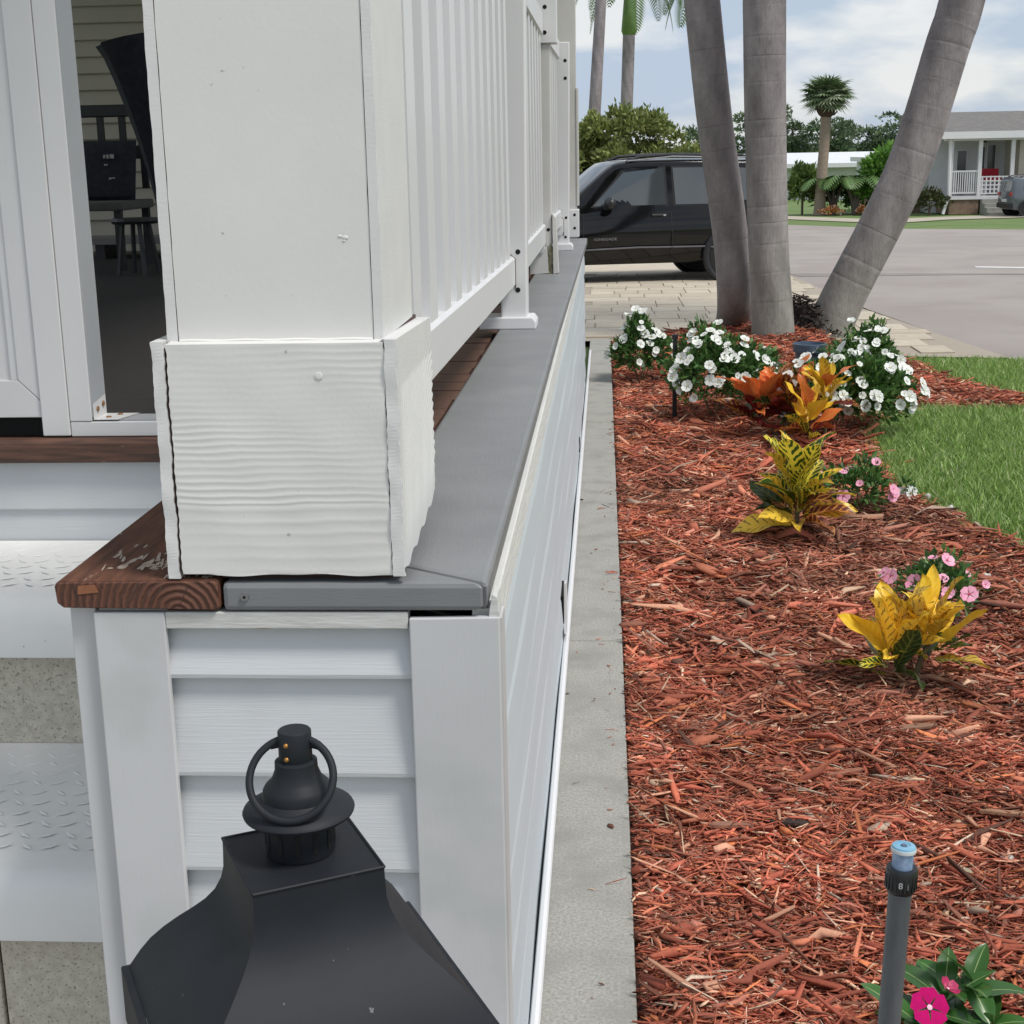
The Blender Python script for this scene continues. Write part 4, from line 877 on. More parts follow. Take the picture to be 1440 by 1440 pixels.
def leafcloud(n, rx, ry, rz, ll, lw, cols, seed, hollow=.35):
    r = np.random.default_rng(seed); u = r.normal(size=(n, 3)); u /= np.linalg.norm(u, axis=1)[:, None]; u[:, 2] = np.where(u[:, 2] < -.35, -u[:, 2], u[:, 2])
    rad = (hollow+(1-hollow)*r.random(n)**.5)
    lump = 1+.18*np.sin(u[:, 0]*5+seed)+.16*np.sin(u[:, 1]*6+seed*2)+.12*np.sin(u[:, 2]*7)
    P = u*rad[:, None]*lump[:, None]*np.array([rx, ry, rz])
    d = u+r.normal(0, .55, (n, 3)); d[:, 2] += .25; d /= np.linalg.norm(d, axis=1)[:, None]
    s = np.cross(d, r.normal(size=(n, 3))); s /= np.linalg.norm(s, axis=1)[:, None]; nn = np.cross(d, s)
    L_ = ll*r.uniform(.6, 1.3, n)[:, None]; w = lw*r.uniform(.7, 1.3, n)[:, None]
    V = np.stack([P, P+d*L_*.45+s*w*.5, P+d*L_+nn*L_*.12, P+d*L_*.45-s*w*.5], 1)
    cols = np.array(cols); C = cols[r.choice(len(cols), n)]*r.uniform(.7, 1.3, (n, 1))
    return V.reshape(-1, 3), np.arange(n*4).reshape(n, 4), np.repeat(C, 4, 0)
GRN = [(.065, .155, .038), (.09, .20, .05), (.05, .115, .03), (.14, .25, .065)]
def flowerbush(label, x, y, rx, ry, h, nl, nf, fms, seed, ll=.05, lw=.022, grp=None, name='flower_bush', zc=None, front=.8):
    rr = random.Random(seed); z0 = float(bedz(x, y)); t = thing(name, label, 'flowering plant', (x, y, z0), grp)
    V, F, C = leafcloud(nl, rx, ry, h*.55, ll, lw, GRN, seed); V[:, 2] += h*.45; V[:, 2] = np.maximum(V[:, 2], .005)
    fo = fast('foliage', V, F, LEAFV, C, t); fo['kind'] = 'stuff'
    for k in range(5):
        a = k*1.3; G().tube([(0, 0, -.02), (rx*.3*math.cos(a), ry*.3*math.sin(a), h*.3), (rx*.6*math.cos(a), ry*.6*math.sin(a), h*.6)], .004, 5).build('stem', STEM, t, off=(0, 0, 0))
    for k in range(nf):
        a = rr.uniform(0, 2*PI) if rr.random() > front else rr.uniform(PI*1.02, PI*1.98); el = math.radians(rr.uniform(2, 85)) if rr.random() < .8 else math.radians(rr.uniform(-10, 30))
        u = Vector((math.cos(a)*math.cos(el), math.sin(a)*math.cos(el), math.sin(el)))
        lump = 1+.18*math.sin(u.x*5+seed)+.16*math.sin(u.y*6+seed*2)+.12*math.sin(u.z*7)
        p = Vector((u.x*rx, u.y*ry, u.z*h*.58))*lump*1.07+Vector((0, 0, h*.45))
        q = (u+Vector((rr.uniform(-.7, .7), rr.uniform(-.8, .3), .3))).normalized().to_track_quat('Z', 'Y').to_euler(); s = rr.uniform(.55, 1.15)
        inst('flower', rr.choice(fms), t, p, q, (s, s, s))
    return t
WG = 'white flowering bushes round the palms'
flowerbush('farthest white flowering bush at the left beside the strip', .24, 10.45, .22, .22, .46, 2000, 40, FW, 21, grp=WG)
flowerbush('white flowering bush with dark stake in the middle of the row', .66, 8.95, .31, .26, .52, 3400, 76, FW, 22, grp=WG)
flowerbush('low white flowering clump left of the small grey blue pot', .93, 9.35, .17, .2, .36, 900, 10, FW, 23, grp=WG)
flowerbush('large white flowering bush between orange croton and lawn', 1.36, 8.45, .38, .30, .46, 4200, 104, FW, 24, grp=WG)
flowerbush('white flowering bush behind the orange croton by the pot', 1.72, 9.75, .22, .25, .46, 1900, 44, FW, 25, grp=WG)
flowerbush('lone small white flowering sprig right of the pot', 1.66, 10.2, .10, .1, .36, 250, 5, FW, 26, grp=WG)
flowerbush('small pink flowering plant right of the middle croton', 1.13, 6.52, .15, .14, .27, 900, 10, FP, 31, .036, .016, grp='pink flowering plants')
flowerbush('pink flowering plant behind the nearest yellow croton', 1.17, 5.02, .15, .14, .21, 700, 10, FP, 32, .036, .016, grp='pink flowering plants', front=.6)
flowerbush('tiny pale pink sprig at the lawn edge', 1.39, 6.72, .05, .05, .10, 90, 3, FW, 33, .03, .014)
# magenta plant in the near corner: leaves large enough to be parts
MGL = leafmat('glossy_green_leaf', (.045, .13, .028), (.30, .40, .16), thr=2, vw=.045, rough=.3, rim=2); 
mg = thing('flowering_plant', 'magenta flowering plant with glossy leaves in the near right corner', 'flowering plant', (.595, 2.40, float(bedz(.595, 2.40))))
ml = [uvleaf('leaf', MGL, .108, .046, c, f_, .001, seed=i) for i, (c, f_) in enumerate([(.3, .2), (.6, .3), (.9, .25)])]
rr = random.Random(4)
for (sx, sy, sz) in ((.02, .03, .12), (.075, .05, .13), (-.035, -.02, .09), (.10, -.02, .09), (.03, -.05, .07)):
    G().tube([(.02, 0, -.03), (sx*.6, sy*.6, sz*.6), (sx, sy, sz)], .003, 6).build('stem', STEM, mg, off=(0, 0, 0))
    for i in range(9):
        a = i*2.4+sx*40; f = i/8; inst('leaf', rr.choice(ml), mg, (sx*(.6+.4*f), sy*(.6+.4*f), sz*(.55+.45*f)), (rr.uniform(-.3, .3), -math.radians(5+45*f)+rr.uniform(-.2, .2), a), (rr.uniform(.75, 1.15),)*3)
inst('flower', FM, mg, (-.030, -.075, .155), (math.radians(48), math.radians(-6), .3)); inst('flower', FR, mg, (.012, -.03, .165), (math.radians(25), math.radians(12), .8))
# pot, stake
pot = thing('plant_pot', 'grey blue plastic pot half hidden behind the white flowers', 'pot', (1.38, 10.0, 0))
G().lathe([(.085, -.02), (.098, .25), (.112, .255), (.115, .31), (.106, .312), (.100, .26), (.01, .20)], (1.38, 10.0, 0), 22).build('pot_wall', POTM, pot, smooth=True)
stk = thing('garden_stake', 'thin dark garden stake standing in the white flower bush', 'stake', (.42, 9.02, 0))
G().box(.405, .433, 9.01, 9.035, -.03, .47).build('stake_bar', BLACKP, stk, bevel=.003)
G().box(.40, .438, 9.005, 9.04, .47, .50).build('stake_cap', BLACKP, stk)

# ================================================================== PALMS BY THE BED
def palm_trunk(path, r0, r1, seed, flare=1.25, nring=44):
    """ringed grey trunk; returns G, colours per vertex"""
    rr = np.random.default_rng(seed); pts = [Vector(p) for p in path]; d = [0]
    for a, b in zip(pts, pts[1:]): d.append(d[-1]+(b-a).length)
    T = d[-1]; ring_at = []; s = .15
    while s < T: ring_at.append(s); s += rr.uniform(.13, .30)
    S = sorted(set([0]+[q for r in ring_at for q in (r-.006, r, r+.008)]+list(np.arange(.05, T, .045))+[T])); S = [q for q in S if 0 <= q <= T]
    def at(s):
        for i in range(len(d)-1):
            if s <= d[i+1]+1e-6:
                f = (s-d[i])/(d[i+1]-d[i]); p0 = pts[max(i-1, 0)]; p1 = pts[i]; p2 = pts[i+1]; p3 = pts[min(i+2, len(pts)-1)]
                return .5*((2*p1)+(p2-p0)*f+(2*p0-5*p1+4*p2-p3)*f*f+(3*p1-p0-3*p2+p3)*f**3)
    P = [at(s) for s in S]; R_ = []; ringv = []
    for s in S:
        r = r0+(r1-r0)*s/T; r *= 1+(flare-1)*math.exp(-s/.22)
        k = min([abs(s-q) for q in ring_at]+[1]); ringv.append(k < .003); R_.append(r*(1-.004*(k < .003)+.006*(.003 < k < .012)))
    g = G().tube(P, R_, 28); C = []
    for s, kk in zip(S, ringv):
        base = np.array((.335, .298, .308))+np.array((-.004, .018, -.008))*math.exp(-s/1.1)*2
        for q in range(28):
            n = .88+.16*math.sin(q*.6+s*3+seed)*math.sin(s*6+q*.35)+rr.uniform(-.06, .06)
            lic = 1
            wv_ = math.sin(q*.2244+s*9); C.append(base*n*((1-.24*max(0, wv_)**.5) if kk else 1))
    return g, np.array(C)
FROND = M('palm_frond_green', (.12, .21, .06), (.08, .15, .04), rough=.5, scale=6); SHAFT = M('green_crownshaft', (.14, .24, .05), (.10, .18, .04), rough=.4, scale=4)
def frond(base, dirv, L_, droop, n=26, ll=.55, lw=.035):
    g = G(); b = Vector(base); d = Vector(dirv).normalized(); p = b.copy(); pts = []
    for i in range(n+1):
        pts.append(p.copy()); d = (d+Vector((0, 0, -droop/n))).normalized(); p = p+d*(L_/n)
    g.tube(pts, [.02*(1-.8*i/n) for i in range(n+1)], 5)
    for i in range(3, n+1):
        t = (pts[i]-pts[i-1]).normalized(); s = t.cross(Vector((0, 0, 1))); s = s.normalized() if s.length > .01 else Vector((1, 0, 0)); f = math.sin(PI*min(1, .12+i/n*.86))**.6
        for sg in (-1, 1):
            q = pts[i]; tip = q+(s*sg*.8+t*.55+Vector((0, 0, -.25))).normalized()*ll*f; mid = (q+tip)/2+Vector((0, 0, .05*ll)); wv = t*lw
            g.add([q-wv*.4, mid-wv, tip, mid+wv, q+wv*.4], [(0, 1, 2, 3, 4)])
    return g
def palm(label, path, r0, r1, seed, grp=None, name='palm_tree', crown=True, nf=9, L_=1.9, frd=None, cs=.9, dr=1.5, az=None):
    x, y, z = path[0]; t = thing(name, label, 'palm tree', path[0], grp)
    g, C = palm_trunk(path, r0, r1, seed)
    me = g.mesh('trunk', BARKV, path[0], True); a = me.color_attributes.new('col', 'FLOAT_COLOR', 'POINT'); c4 = np.ones((len(C), 4), np.float32); c4[:, :3] = C; a.data.foreach_set('color', c4.ravel())
    o = inst('trunk', me, t)
    if crown:
        e = Vector(path[-1]); ax_ = (e-Vector(path[-2])).normalized(); sh = e+ax_*cs
        G().tube([e-ax_*.02, e+ax_*.12, e+ax_*cs*.55, sh], [r1*1.0, r1*1.28, r1*1.0, r1*.5], 14).build('crownshaft', SHAFT, t, smooth=True)
        for k in range(nf):
            an = 2*PI*k/nf+seed if az is None else az[0]+(az[1]-az[0])*k/max(1, nf-1); frond(sh-ax_*.1, (math.cos(an), math.sin(an), .55+.5*math.sin(k*2.2)), L_, dr).build('frond', FROND, t)
        if frd: frond(sh-ax_*.1, frd[0], frd[1], frd[2], ll=.45).build('frond', FROND, t)
    return t
PG = 'three palm trunks rising from one clump'
palm('left palm trunk of the clump, leaning slightly left', [(1.165, 13.7, -.05), (1.13, 13.03, .30), (1.078, 13, .884), (.929, 13, 1.849), (.808, 13, 2.838), (.66, 13, 4.1), (.56, 13, 5.2)], .155, .150, 3, PG, flare if False else 'palm_tree')
palm('middle upright palm trunk of the clump, standing nearest', [(1.427, 12.6, -.05), (1.412, 12.6, .28), (1.362, 12.6, .90), (1.315, 12.6, 1.947), (1.290, 12.6, 2.787), (1.24, 12.6, 4.3), (1.2, 12.6, 5.6)], .165, .185, 5, PG)
palm('right palm trunk of the clump, leaning strongly right', [(1.90, 12.95, -.06), (2.053, 12.9, .3235), (2.555, 12.9, 1.403), (2.8535, 12.9, 2.438), (2.946, 12.9, 2.773), (3.25, 12.9, 4.2), (3.4, 12.9, 5.4)], .185, .185, 8, PG)
# dark fibrous root mound between the trunks
n = 900; X = RNG.normal(1.70, .17, n); Y = RNG.normal(12.86, .12, n); Hh = .34*np.exp(-((X-1.68)/.24)**2)
Z = .03+RNG.random(n)*Hh; a = RNG.uniform(0, 2*PI, n); ln = RNG.uniform(.04, .10, n); w = RNG.uniform(.006, .016, n)
D = np.stack([np.cos(a)*ln, np.sin(a)*ln*.6, RNG.normal(0, .03, n)], 1); S_ = np.stack([-np.sin(a)*w, np.cos(a)*w, w*.8], 1); P_ = np.stack([X, Y, Z], 1)
V = np.stack([P_-D/2-S_/2, P_+D/2-S_/2, P_+D/2+S_/2, P_-D/2+S_/2], 1).reshape(-1, 3)
C = np.repeat(np.array([(.035, .026, .023), (.06, .045, .04), (.02, .016, .015)])[RNG.choice(3, n)], 4, 0)
rm = thing('root_mound', 'dark fibrous root mound between the middle and right palm trunks', 'root mound', (1.7, 12.86, 0))
ro = fast('root_fibres', V-np.array((1.7, 12.86, 0)), np.arange(n*4).reshape(n, 4), CHIPM, C, rm); ro['kind'] = 'stuff'
G().ellipsoid((1.69, 12.9, .02), (.24, .15, .26), 14, 10).build('root_core', M('dark_root', (.03, .022, .02), rough=.95, scale=30, bump=1, bscale=40, dist=.02), rm, smooth=True)

# ================================================================== VEHICLES
PAINT = M('black_car_paint', (.003, .0032, .0042), (.0035, .0038, .005), rough=.08, coat=0, spec=.45, scale=2)
CGLASS = M('tinted_car_glass', (.045, .055, .062), (.04, .05, .056), rough=.05, coat=.9, scale=2, spec=.8)
WSG = M('windscreen_glass', (.22, .27, .32), (.20, .25, .30), rough=.05, coat=.9, scale=2)
TYRE = M('tyre_rubber', (.014, .014, .015), rough=.8, scale=30); RIM = M('alloy_rim', (.35, .35, .36), rough=.35, metallic=.8)
CHROME = M('chrome_trim', (.55, .55, .56), rough=.3, metallic=.8); SEAM = M('door_seam', (.004, .004, .005), rough=.7)
def suv(label, loc, rotz, paint, name='parked_car', scale=1.0, rear_only=False):
    """boxy SUV; local x = forward, y = left, origin on the ground under the middle"""
    t = thing(name, label, 'car', loc, None, (0, 0, rotz)); z3 = (0, 0, 0)
    t.scale = (scale, scale, scale*.925)
    # stations: x, half width at sill/belt/roof, z sill, belt, roof
    ST = [(-1.93, .70, .76, .60, .50, .98, 1.05), (-1.87, .80, .86, .66, .34, 1.02, 1.50), (-1.78, .84, .895, .69, .30, 1.03, 1.60), (-1.30, .86, .905, .70, .28, 1.03, 1.645), (-.55, .86, .905, .705, .27, 1.02, 1.665), (-.02, .86, .905, .70, .27, 1.005, 1.655), (.26, .86, .905, .69, .27, 1.0, 1.615), (.60, .86, .90, .70, .27, .99, 1.33), (.92, .86, .895, .76, .27, .985, 1.04), (1.65, .84, .87, .72, .28, .95, .985), (1.98, .78, .80, .62, .34, .88, .90), (2.12, .66, .66, .50, .45, .70, .72)]
    def ring(x, ws, wb, wr, zs, zb, zr):
        h = [(0, zs), (ws*.92, zs), (ws, zs+.10), (ws+.03, zs+.30), (wb+.015, zs+.46), (wb-.045, zb-.06) if zb-zs > .58 else (wb, zb-.06), (wb-.055, zb), (wr+.03, zr-.10 if zr-zb > .2 else zb+(zr-zb)*.5), (wr, zr-.035 if zr-zb > .2 else zb+(zr-zb)*.8), (wr-.035, zr-.012), (wr-.14, zr), (0, zr+.012)]
        return [(x, y, z) for y, z in h]+[(x, -y, z) for y, z in h[-2:0:-1]]
    fine = []
    for i in range(len(ST)-1):
        p0, p1, p2, p3 = ST[max(i-1, 0)], ST[i], ST[i+1], ST[min(i+2, len(ST)-1)]
        for f in (0, .25, .5, .75): fine.append([b+(c-b)*f+.6*(f*(1-f))*((1-f)*((b-a)*(c_-b_)/max(.01, b_-a_)-(c-b))*.5-f*((d-c)*(c_-b_)/max(.01, d_-c_)-(c-b))*.5) for a, b, c, d, a_, b_, c_, d_ in [(p0[q], p1[q], p2[q], p3[q], p0[0], p1[0], p2[0], p3[0]) for q in range(7)]])
    fine.append(list(ST[-1])); rings = [ring(*s) for s in fine]
    # finer stations by linear interpolation keep the outline
    body = G().loft(rings); o = body.build('body', paint, t, smooth=True, off=z3)
    sb = o.modifiers.new('bevel', 'BEVEL'); sb.width = .02; sb.segments = 2; sb.limit_method = 'ANGLE'; sb.angle_limit = math.radians(30)
    def interp(x):
        for a, b in zip(ST, ST[1:]):
            if a[0] <= x <= b[0]:
                f = (x-a[0])/(b[0]-a[0]); return [p+(q-p)*f for p, q in zip(a, b)]
    def side(x, z, s, off=.006):       # point on the glasshouse side
        _, ws, wb, wr, zs, zb, zr = interp(x); y0, z0, y1, z1 = wb-.055, zb, wr+.03, zr-.10
        f = (z-z0)/(z1-z0); return (x, s*(y0+(y1-y0)*f+off), z)
    for s in (-1, 1):
        for nm, pts in (('front_door_window', [(.56, 1.06), (.15, 1.50), (-.36, 1.55), (-.38, 1.06)]), ('rear_door_window', [(-.50, 1.06), (-.48, 1.55), (-1.12, 1.545), (-1.20, 1.06)]), ('quarter_window', [(-1.30, 1.09), (-1.22, 1.54), (-1.58, 1.52), (-1.68, 1.12)])):
            outl = [side(x, z, s, .003) for x, z in [(pts[0][0]+.03, pts[0][1]-.02), (pts[1][0]+.02, pts[1][1]+.025), (pts[2][0]-.03, pts[2][1]+.025), (pts[3][0]-.03, pts[3][1]-.02)]]
            G().add([outl[0], outl[1], outl[2], outl[3]], [(0, 1, 2, 3)]).build('window_trim', SEAM, t, off=z3)
            G().add([side(x, z, s, .008) for x, z in pts], [(0, 1, 2, 3)]).build('side_window', CGLASS, t, off=z3)
        yb = s*.868
        for x in (.70, -.44, -1.24):
            G().add([(x-.006, s*.912, .42), (x+.006, s*.912, .42), (x+.006, s*.925, .70), (x-.006, s*.925, .70), (x+.006, s*.867, .96), (x-.006, s*.867, .96)], [(0, 1, 2, 3), (3, 2, 4, 5)]).build('door_seam', SEAM, t, off=z3)
        for x in (-.28, -1.06): G().box(x-.10, x+.10, min(yb, yb+s*.035), max(yb, yb+s*.035), .905, .94).build('door_handle', BLACKP, t, bevel=.01, off=z3)
        G().box(-.36, -.33, min(yb, yb+s*.04), max(yb, yb+s*.04), .912, .935).build('handle_lock', CHROME, t, off=z3)
        G().tube([(.85, s*.885, .475), (.0, s*.905, .50), (-.9, s*.905, .49), (-1.15, s*.90, .45)], .012, 6).build('door_moulding', CHROME if False else M('door_crease', (.12, .12, .13), rough=.3, coat=.5), t, off=z3)
        mir = G().ellipsoid((.38, s*1.03, 1.10), (.075, .12, .085), 12, 8).build('mirror', BLACKP, t, smooth=True, off=z3)
        G().box(.32, .44, min(s*.86, s*.98), max(s*.86, s*.98), 1.015, 1.05).build('mirror_arm', BLACKP, mir, off=z3)
        G().tube([(.10, s*.66, 1.63), (-.08, s*.64, 1.705), (-.5, s*.64, 1.725), (-1.4, s*.63, 1.70), (-1.62, s*.63, 1.635)], .022, 6).build('roof_rail', BLACKP, t, off=z3)
        G().tube([(.08, s*.672, 1.648), (-.5, s*.675, 1.70), (-1.5, s*.67, 1.665)], .010, 6).build('rail_highlight_strip', CHROME, t, off=z3)
        G().box(2.02, 2.10, min(s*.42, s*.62), max(s*.42, s*.62), .68, .84).build('headlight', PALEP, t, off=z3)
        G().box(-1.955, -1.87, min(s*.52, s*.76), max(s*.52, s*.76), .88, 1.02).build('tail_light', M('red_lens', (.45, .02, .03), rough=.2, coat=.6), t, off=z3)
        for x in (1.30, -1.27):
            w = G().lathe([(.22, -.11), (.325, -.105), (.345, -.08), (.345, .08), (.325, .105), (.22, .11)], (x, s*.80, .345), 28, 'y').build('wheel', TYRE, t, smooth=True, off=z3)
            g = G().lathe([(.02, s*.10), (.06, s*.105), (.08, s*.07), (.20, s*.06), (.225, s*.112), (.23, s*.10)], (x, s*.80, .345), 28, 'y')
            for k in range(5):
                a = 2*PI*k/5; c_, s_ = math.cos(a), math.sin(a); g.tube([(x+.05*c_, s*.905, .345+.05*s_), (x+.21*c_, s*.905, .345+.21*s_)], .02, 6)
            g.build('rim', RIM, w, smooth=True, off=z3)
            g = G().torus((x, s*.895, .36), .385, .045, None, 30, 8); g.v = [v for v in g.v]; g.build('wheel_arch', BLACKP, t, smooth=True, off=z3)
            G().lathe([(.01, -.02), (.37, -.02), (.37, .02), (.01, .02)], (x, s*.885, .36), 24, 'y').build('arch_opening', SEAM, t, off=z3)
    G().add([(.32, -.60, 1.575), (.32, .60, 1.575), (.88, .70, 1.07), (.88, -.70, 1.07)], [(0, 1, 2, 3)]).build('windscreen', WSG, t, off=z3)
    t.children[-1].location = (.012, 0, .018)
    G().add([(-1.88, -.58, 1.46), (-1.88, .58, 1.46), (-1.925, .66, 1.10), (-1.925, -.66, 1.10)], [(0, 1, 2, 3)]).build('rear_window', CGLASS, t, off=z3); t.children[-1].location = (-.012, 0, 0)
    G().box(-1.96, -1.88, -.25, .25, .62, .74).build('number_plate', PALEP, t, off=z3)
    G().box(-1.97, -1.85, -.78, .78, .36, .58).build('rear_bumper', BLACKP, t, bevel=.03, off=z3)
    G().box(1.95, 2.17, -.68, .68, .32, .56).build('front_bumper', BLACKP, t, bevel=.03, off=z3)
    G().box(2.06, 2.13, -.40, .40, .66, .84).build('grille', SEAM, t, off=z3)
    return t
car = suv('black SUV parked across the paver driveway behind the palms', (.21, 19.55, -.03), PI+math.radians(11.5), PAINT)
# model lettering on the front door (camera side is the car's left)
text_part('RENEGADE', .048, car, Matrix.Translation((.42, .912, .62)) @ Matrix.Rotation(PI, 4, 'Z') @ Matrix.Rotation(PI/2, 4, 'X'), M('dull_lettering', (.22, .22, .23), rough=.4), sx=1.25)
suv('grey SUV cut off by the right picture edge, parked by the far white house', (12.57, 42.7, -.37), PI*.03, M('grey_car_paint', (.10, .115, .14), rough=.25, coat=.6, scale=2), 'parked_car', .72)

# ================================================================== FAR HOUSES
HW = M('white_house_wall', (.66, .67, .67), rough=.7, scale=2); HB = M('brick_skirt', (.28, .19, .14), (.20, .13, .10), rough=.9, scale=9); HR = M('grey_shingle', (.14, .135, .13), (.18, .17, .16), rough=.9, scale=6)
HT = M('cream_siding', (.50, .46, .38), rough=.7, scale=3); DKG = M('dark_window_glass', (.03, .035, .04), rough=.15, coat=.5)
fh = thing('white_house', 'white bungalow with railed front porch across the road', 'house', (12, 46, -.33)); HY = 45.0
zf = .15
G().prism([(-.0+HY-.5, 1.97), (HY+2.6, 2.62), (HY+6, 2.62), (HY+6, 1.97)], 'x', 9.80, 19).build('roof', HR, fh)
G().box(9.76, 19, HY-.56, HY-.40, 1.80, 2.00).build('gutter', VINYL, fh)
G().box(9.9, 19, HY-.38, HY-.3, 1.74, 1.86).build('porch_beam', VINYL, fh)
G().box(9.9, 19, HY+1.5, HY+6, -.4, 1.97).build('wall', HW, fh)
G().box(12.15, 19, HY-.1, HY+1.49, -.4, 1.9).build('side_wall', HT, fh)
for k in range(9): G().box(12.14, 19, HY-.115, HY-.102, .3+k*.18, .31+k*.18).build('siding_lap', CRACK if False else HB, fh) if k < 0 else None
G().box(10.12, 12.1, HY-.3, HY+1.49, .05, zf).build('porch_floor', VINYL, fh)
G().box(10.14, 11.0, HY-.26, HY+1.4, -.38, .05).build('brick_skirt', HB, fh)
for x in (10.14, 10.98, 11.92): G().box(x-.055, x+.055, HY-.30, HY-.19, zf, 1.8).build('porch_post', VINYL, fh)
G().box(10.2, 10.93, HY-.27, HY-.22, .84, .89).build('porch_rail', VINYL, fh); G().box(10.2, 10.93, HY-.27, HY-.22, .22, .26).build('porch_rail', VINYL, fh)
for k in range(11): G().box(10.24+k*.064, 10.266+k*.064, HY-.262, HY-.228, .26, .84).build('baluster', VINYL, fh)
for k in range(7): G().box(11.06+k*.12, 11.10+k*.12, HY-.262, HY-.24, .20, .72).build('lattice_bar', VINYL, fh)
for k in range(5): G().box(11.04, 11.86, HY-.267, HY-.263, .20+k*.12, .235+k*.12).build('lattice_bar', VINYL, fh)
for k in range(4): G().box(11.02, 11.9, HY-.36-.28*(k+1), HY-.36-.28*k, -.38, .06-.115*k).build('step', CONC, fh)
G().tube([(10.05, HY-.42, 1.8), (10.08, HY-.36, 1.6), (10.09, HY-.36, .15), (9.92, HY-.5, -.36)], .05, 8).build('downspout', VINYL, fh)
for nm, x0, x1, z0, z1 in (('door', 10.72, 10.98, .16, 1.45), ('window', 11.34, 11.52, .75, 1.55), ('window', 11.62, 11.84, .65, 1.6)):
    f = G().box(x0-.04, x1+.04, HY+1.46, HY+1.5, z0-.04, z1+.04).build('window_frame' if nm == 'window' else 'door_frame', VINYL, fh); G().box(x0, x1, HY+1.44, HY+1.46, z0, z1).build('pane' if nm == 'window' else 'door_leaf', DKG, f, off=world_loc(fh))
lp = G().box(11.45, 11.55, HY+1.38, HY+1.46, 1.68, 1.78).build('porch_lamp', BLACKP, fh)
red = thing('red_chair', 'red cushioned seat on the far white porch', 'seat', (11.45, HY+.3, zf))
G().box(11.22, 11.72, HY+.1, HY+.5, .55, .66).build('seat', M('red_fabric', (.42, .02, .03), rough=.8), red); G().box(11.22, 11.72, HY+.46, HY+.54, .66, .92).build('backrest', M('red_fabric_back', (.42, .02, .03), rough=.8), red)
for x in (11.26, 11.68): G().box(x-.03, x+.03, HY+.12, HY+.48, zf, .55).build('leg', VINYL, red)
wing = thing('white_house_wing', 'low white wing with dark window left of the porch house', 'house', (9.5, 49, -.35))
G().box(8.6, 10.7, 47.6, 52, .05, 1.15).build('wall', HW, wing); G().box(8.4, 10.9, 47.4, 52.2, 1.15, 1.30).build('roof', VINYL, wing); G().box(8.6, 10.7, 47.55, 47.6, 1.05, 1.12).build('roof', HR, wing)
f = G().box(9.86, 10.62, 47.56, 47.6, .62, 1.06).build('window_frame', VINYL, wing); G().box(9.90, 10.58, 47.53, 47.56, .66, 1.02).build('pane', DKG, f, off=world_loc(wing))
G().box(8.6, 10.7, 47.62, 51.9, -.6, .05).build('base', HB, wing); G().box(8.58, 10.7, 47.54, 47.6, .02, .08).build('base_trim', DKG, wing)
fh2 = thing('white_house', 'long low white building behind the cabbage palm', 'house', (11, 68, -.5))
G().box(6.5, 12.6, 66, 74, -1.0, 1.05).build('wall', HW, fh2); G().prism([(65.4, .98), (68, 1.42), (74.5, 1.42), (74.5, .98)], 'x', 6.2, 12.9).build('roof', M('white_metal_roof', (.72, .74, .76), rough=.5), fh2)
G().box(6.2, 12.9, 65.36, 65.42, .80, .98).build('gutter', VINYL, fh2)

# ================================================================== FAR VEGETATION
def tree(label, x, y, clumps, trunk, cols, leaf, n, seed, name='tree', cat='tree', grp=None, z0=None):
    z0 = float(zg(y))-.08 if z0 is None else z0; t = thing(name, label, cat, (x, y, z0), grp)
    for pth, r in trunk: G().tube(pth, r, 7).build('trunk', M('grey_bark', (.16, .13, .11), rough=.9, scale=8) if 'grey_bark' not in bpy.data.materials else bpy.data.materials['grey_bark'], t, off=(0, 0, 0))
    tot = sum(c[3]*c[4]*c[5] for c in clumps); Vs, Fs, Cs, off = [], [], [], 0
    for i, (cx_, cy_, cz_, rx, ry, rz) in enumerate(clumps):
        k = max(30, int(n*rx*ry*rz/tot)) if tot else n; V, F, C = leafcloud(k, rx, ry, rz, leaf, leaf*.5, cols, seed+i, .45); C *= (.8+.4*((i*7) % 5)/5)
        Vs.append(V+np.array((cx_, cy_, cz_))); Fs.append(F+off); Cs.append(C); off += len(V)
    fast('crown', np.concatenate(Vs), np.concatenate(Fs), LEAFV, np.concatenate(Cs), t); return t
OLV = [(.20, .25, .07), (.25, .29, .085), (.145, .185, .055), (.29, .32, .11)]
rr = random.Random(12); cl = []
for k in range(60):
    x = rr.uniform(-2.2, 3.2); h = 2.0*math.exp(-((x-.2)/2.2)**2)+.6+rr.uniform(-.2, .25); cl.append((x, rr.uniform(-1.2, 1.2), rr.uniform(.5, max(.6, h)), rr.uniform(.35, .7), .6, rr.uniform(.3, .55)))
for k in range(9):
    x = rr.uniform(-1.4, 2.6); h = 2.1*math.exp(-((x-.2)/2.2)**2)+.55; cl.append((x, 0, h+.10, .22, .3, .42))
tree('olive green bushy tree behind the black SUV', 0.35, 40, cl, [([(0, 0, 0), (.1, 0, .8)], .12), ([(0, 0, .5), (-.7, 0, 1.6)], .06), ([(0, 0, .5), (.8, .2, 1.7)], .06)], OLV, .16, 40000, 40, 'bushy_tree')
tree('low flowering shrub with orange blooms left of the SUV', -1.1, 38, [(0, 0, .55, .7, .5, .6), (.5, 0, .35, .5, .4, .4)], [([(0, 0, 0), (0, 0, .5)], .05)], OLV+[(.45, .14, .04)], .13, 1500, 55, 'shrub', 'shrub')
palm('thin leaning bare palm trunk in the distance, left of the royal palm', [(-.43, 45, -.3), (-.43, 45, 1.4), (-.30, 45, 3.6), (-.15, 45, 5.96), (-.02, 45, 8.6)], .21, .14, 14, None, 'palm_tree', True, 9, 2.2)
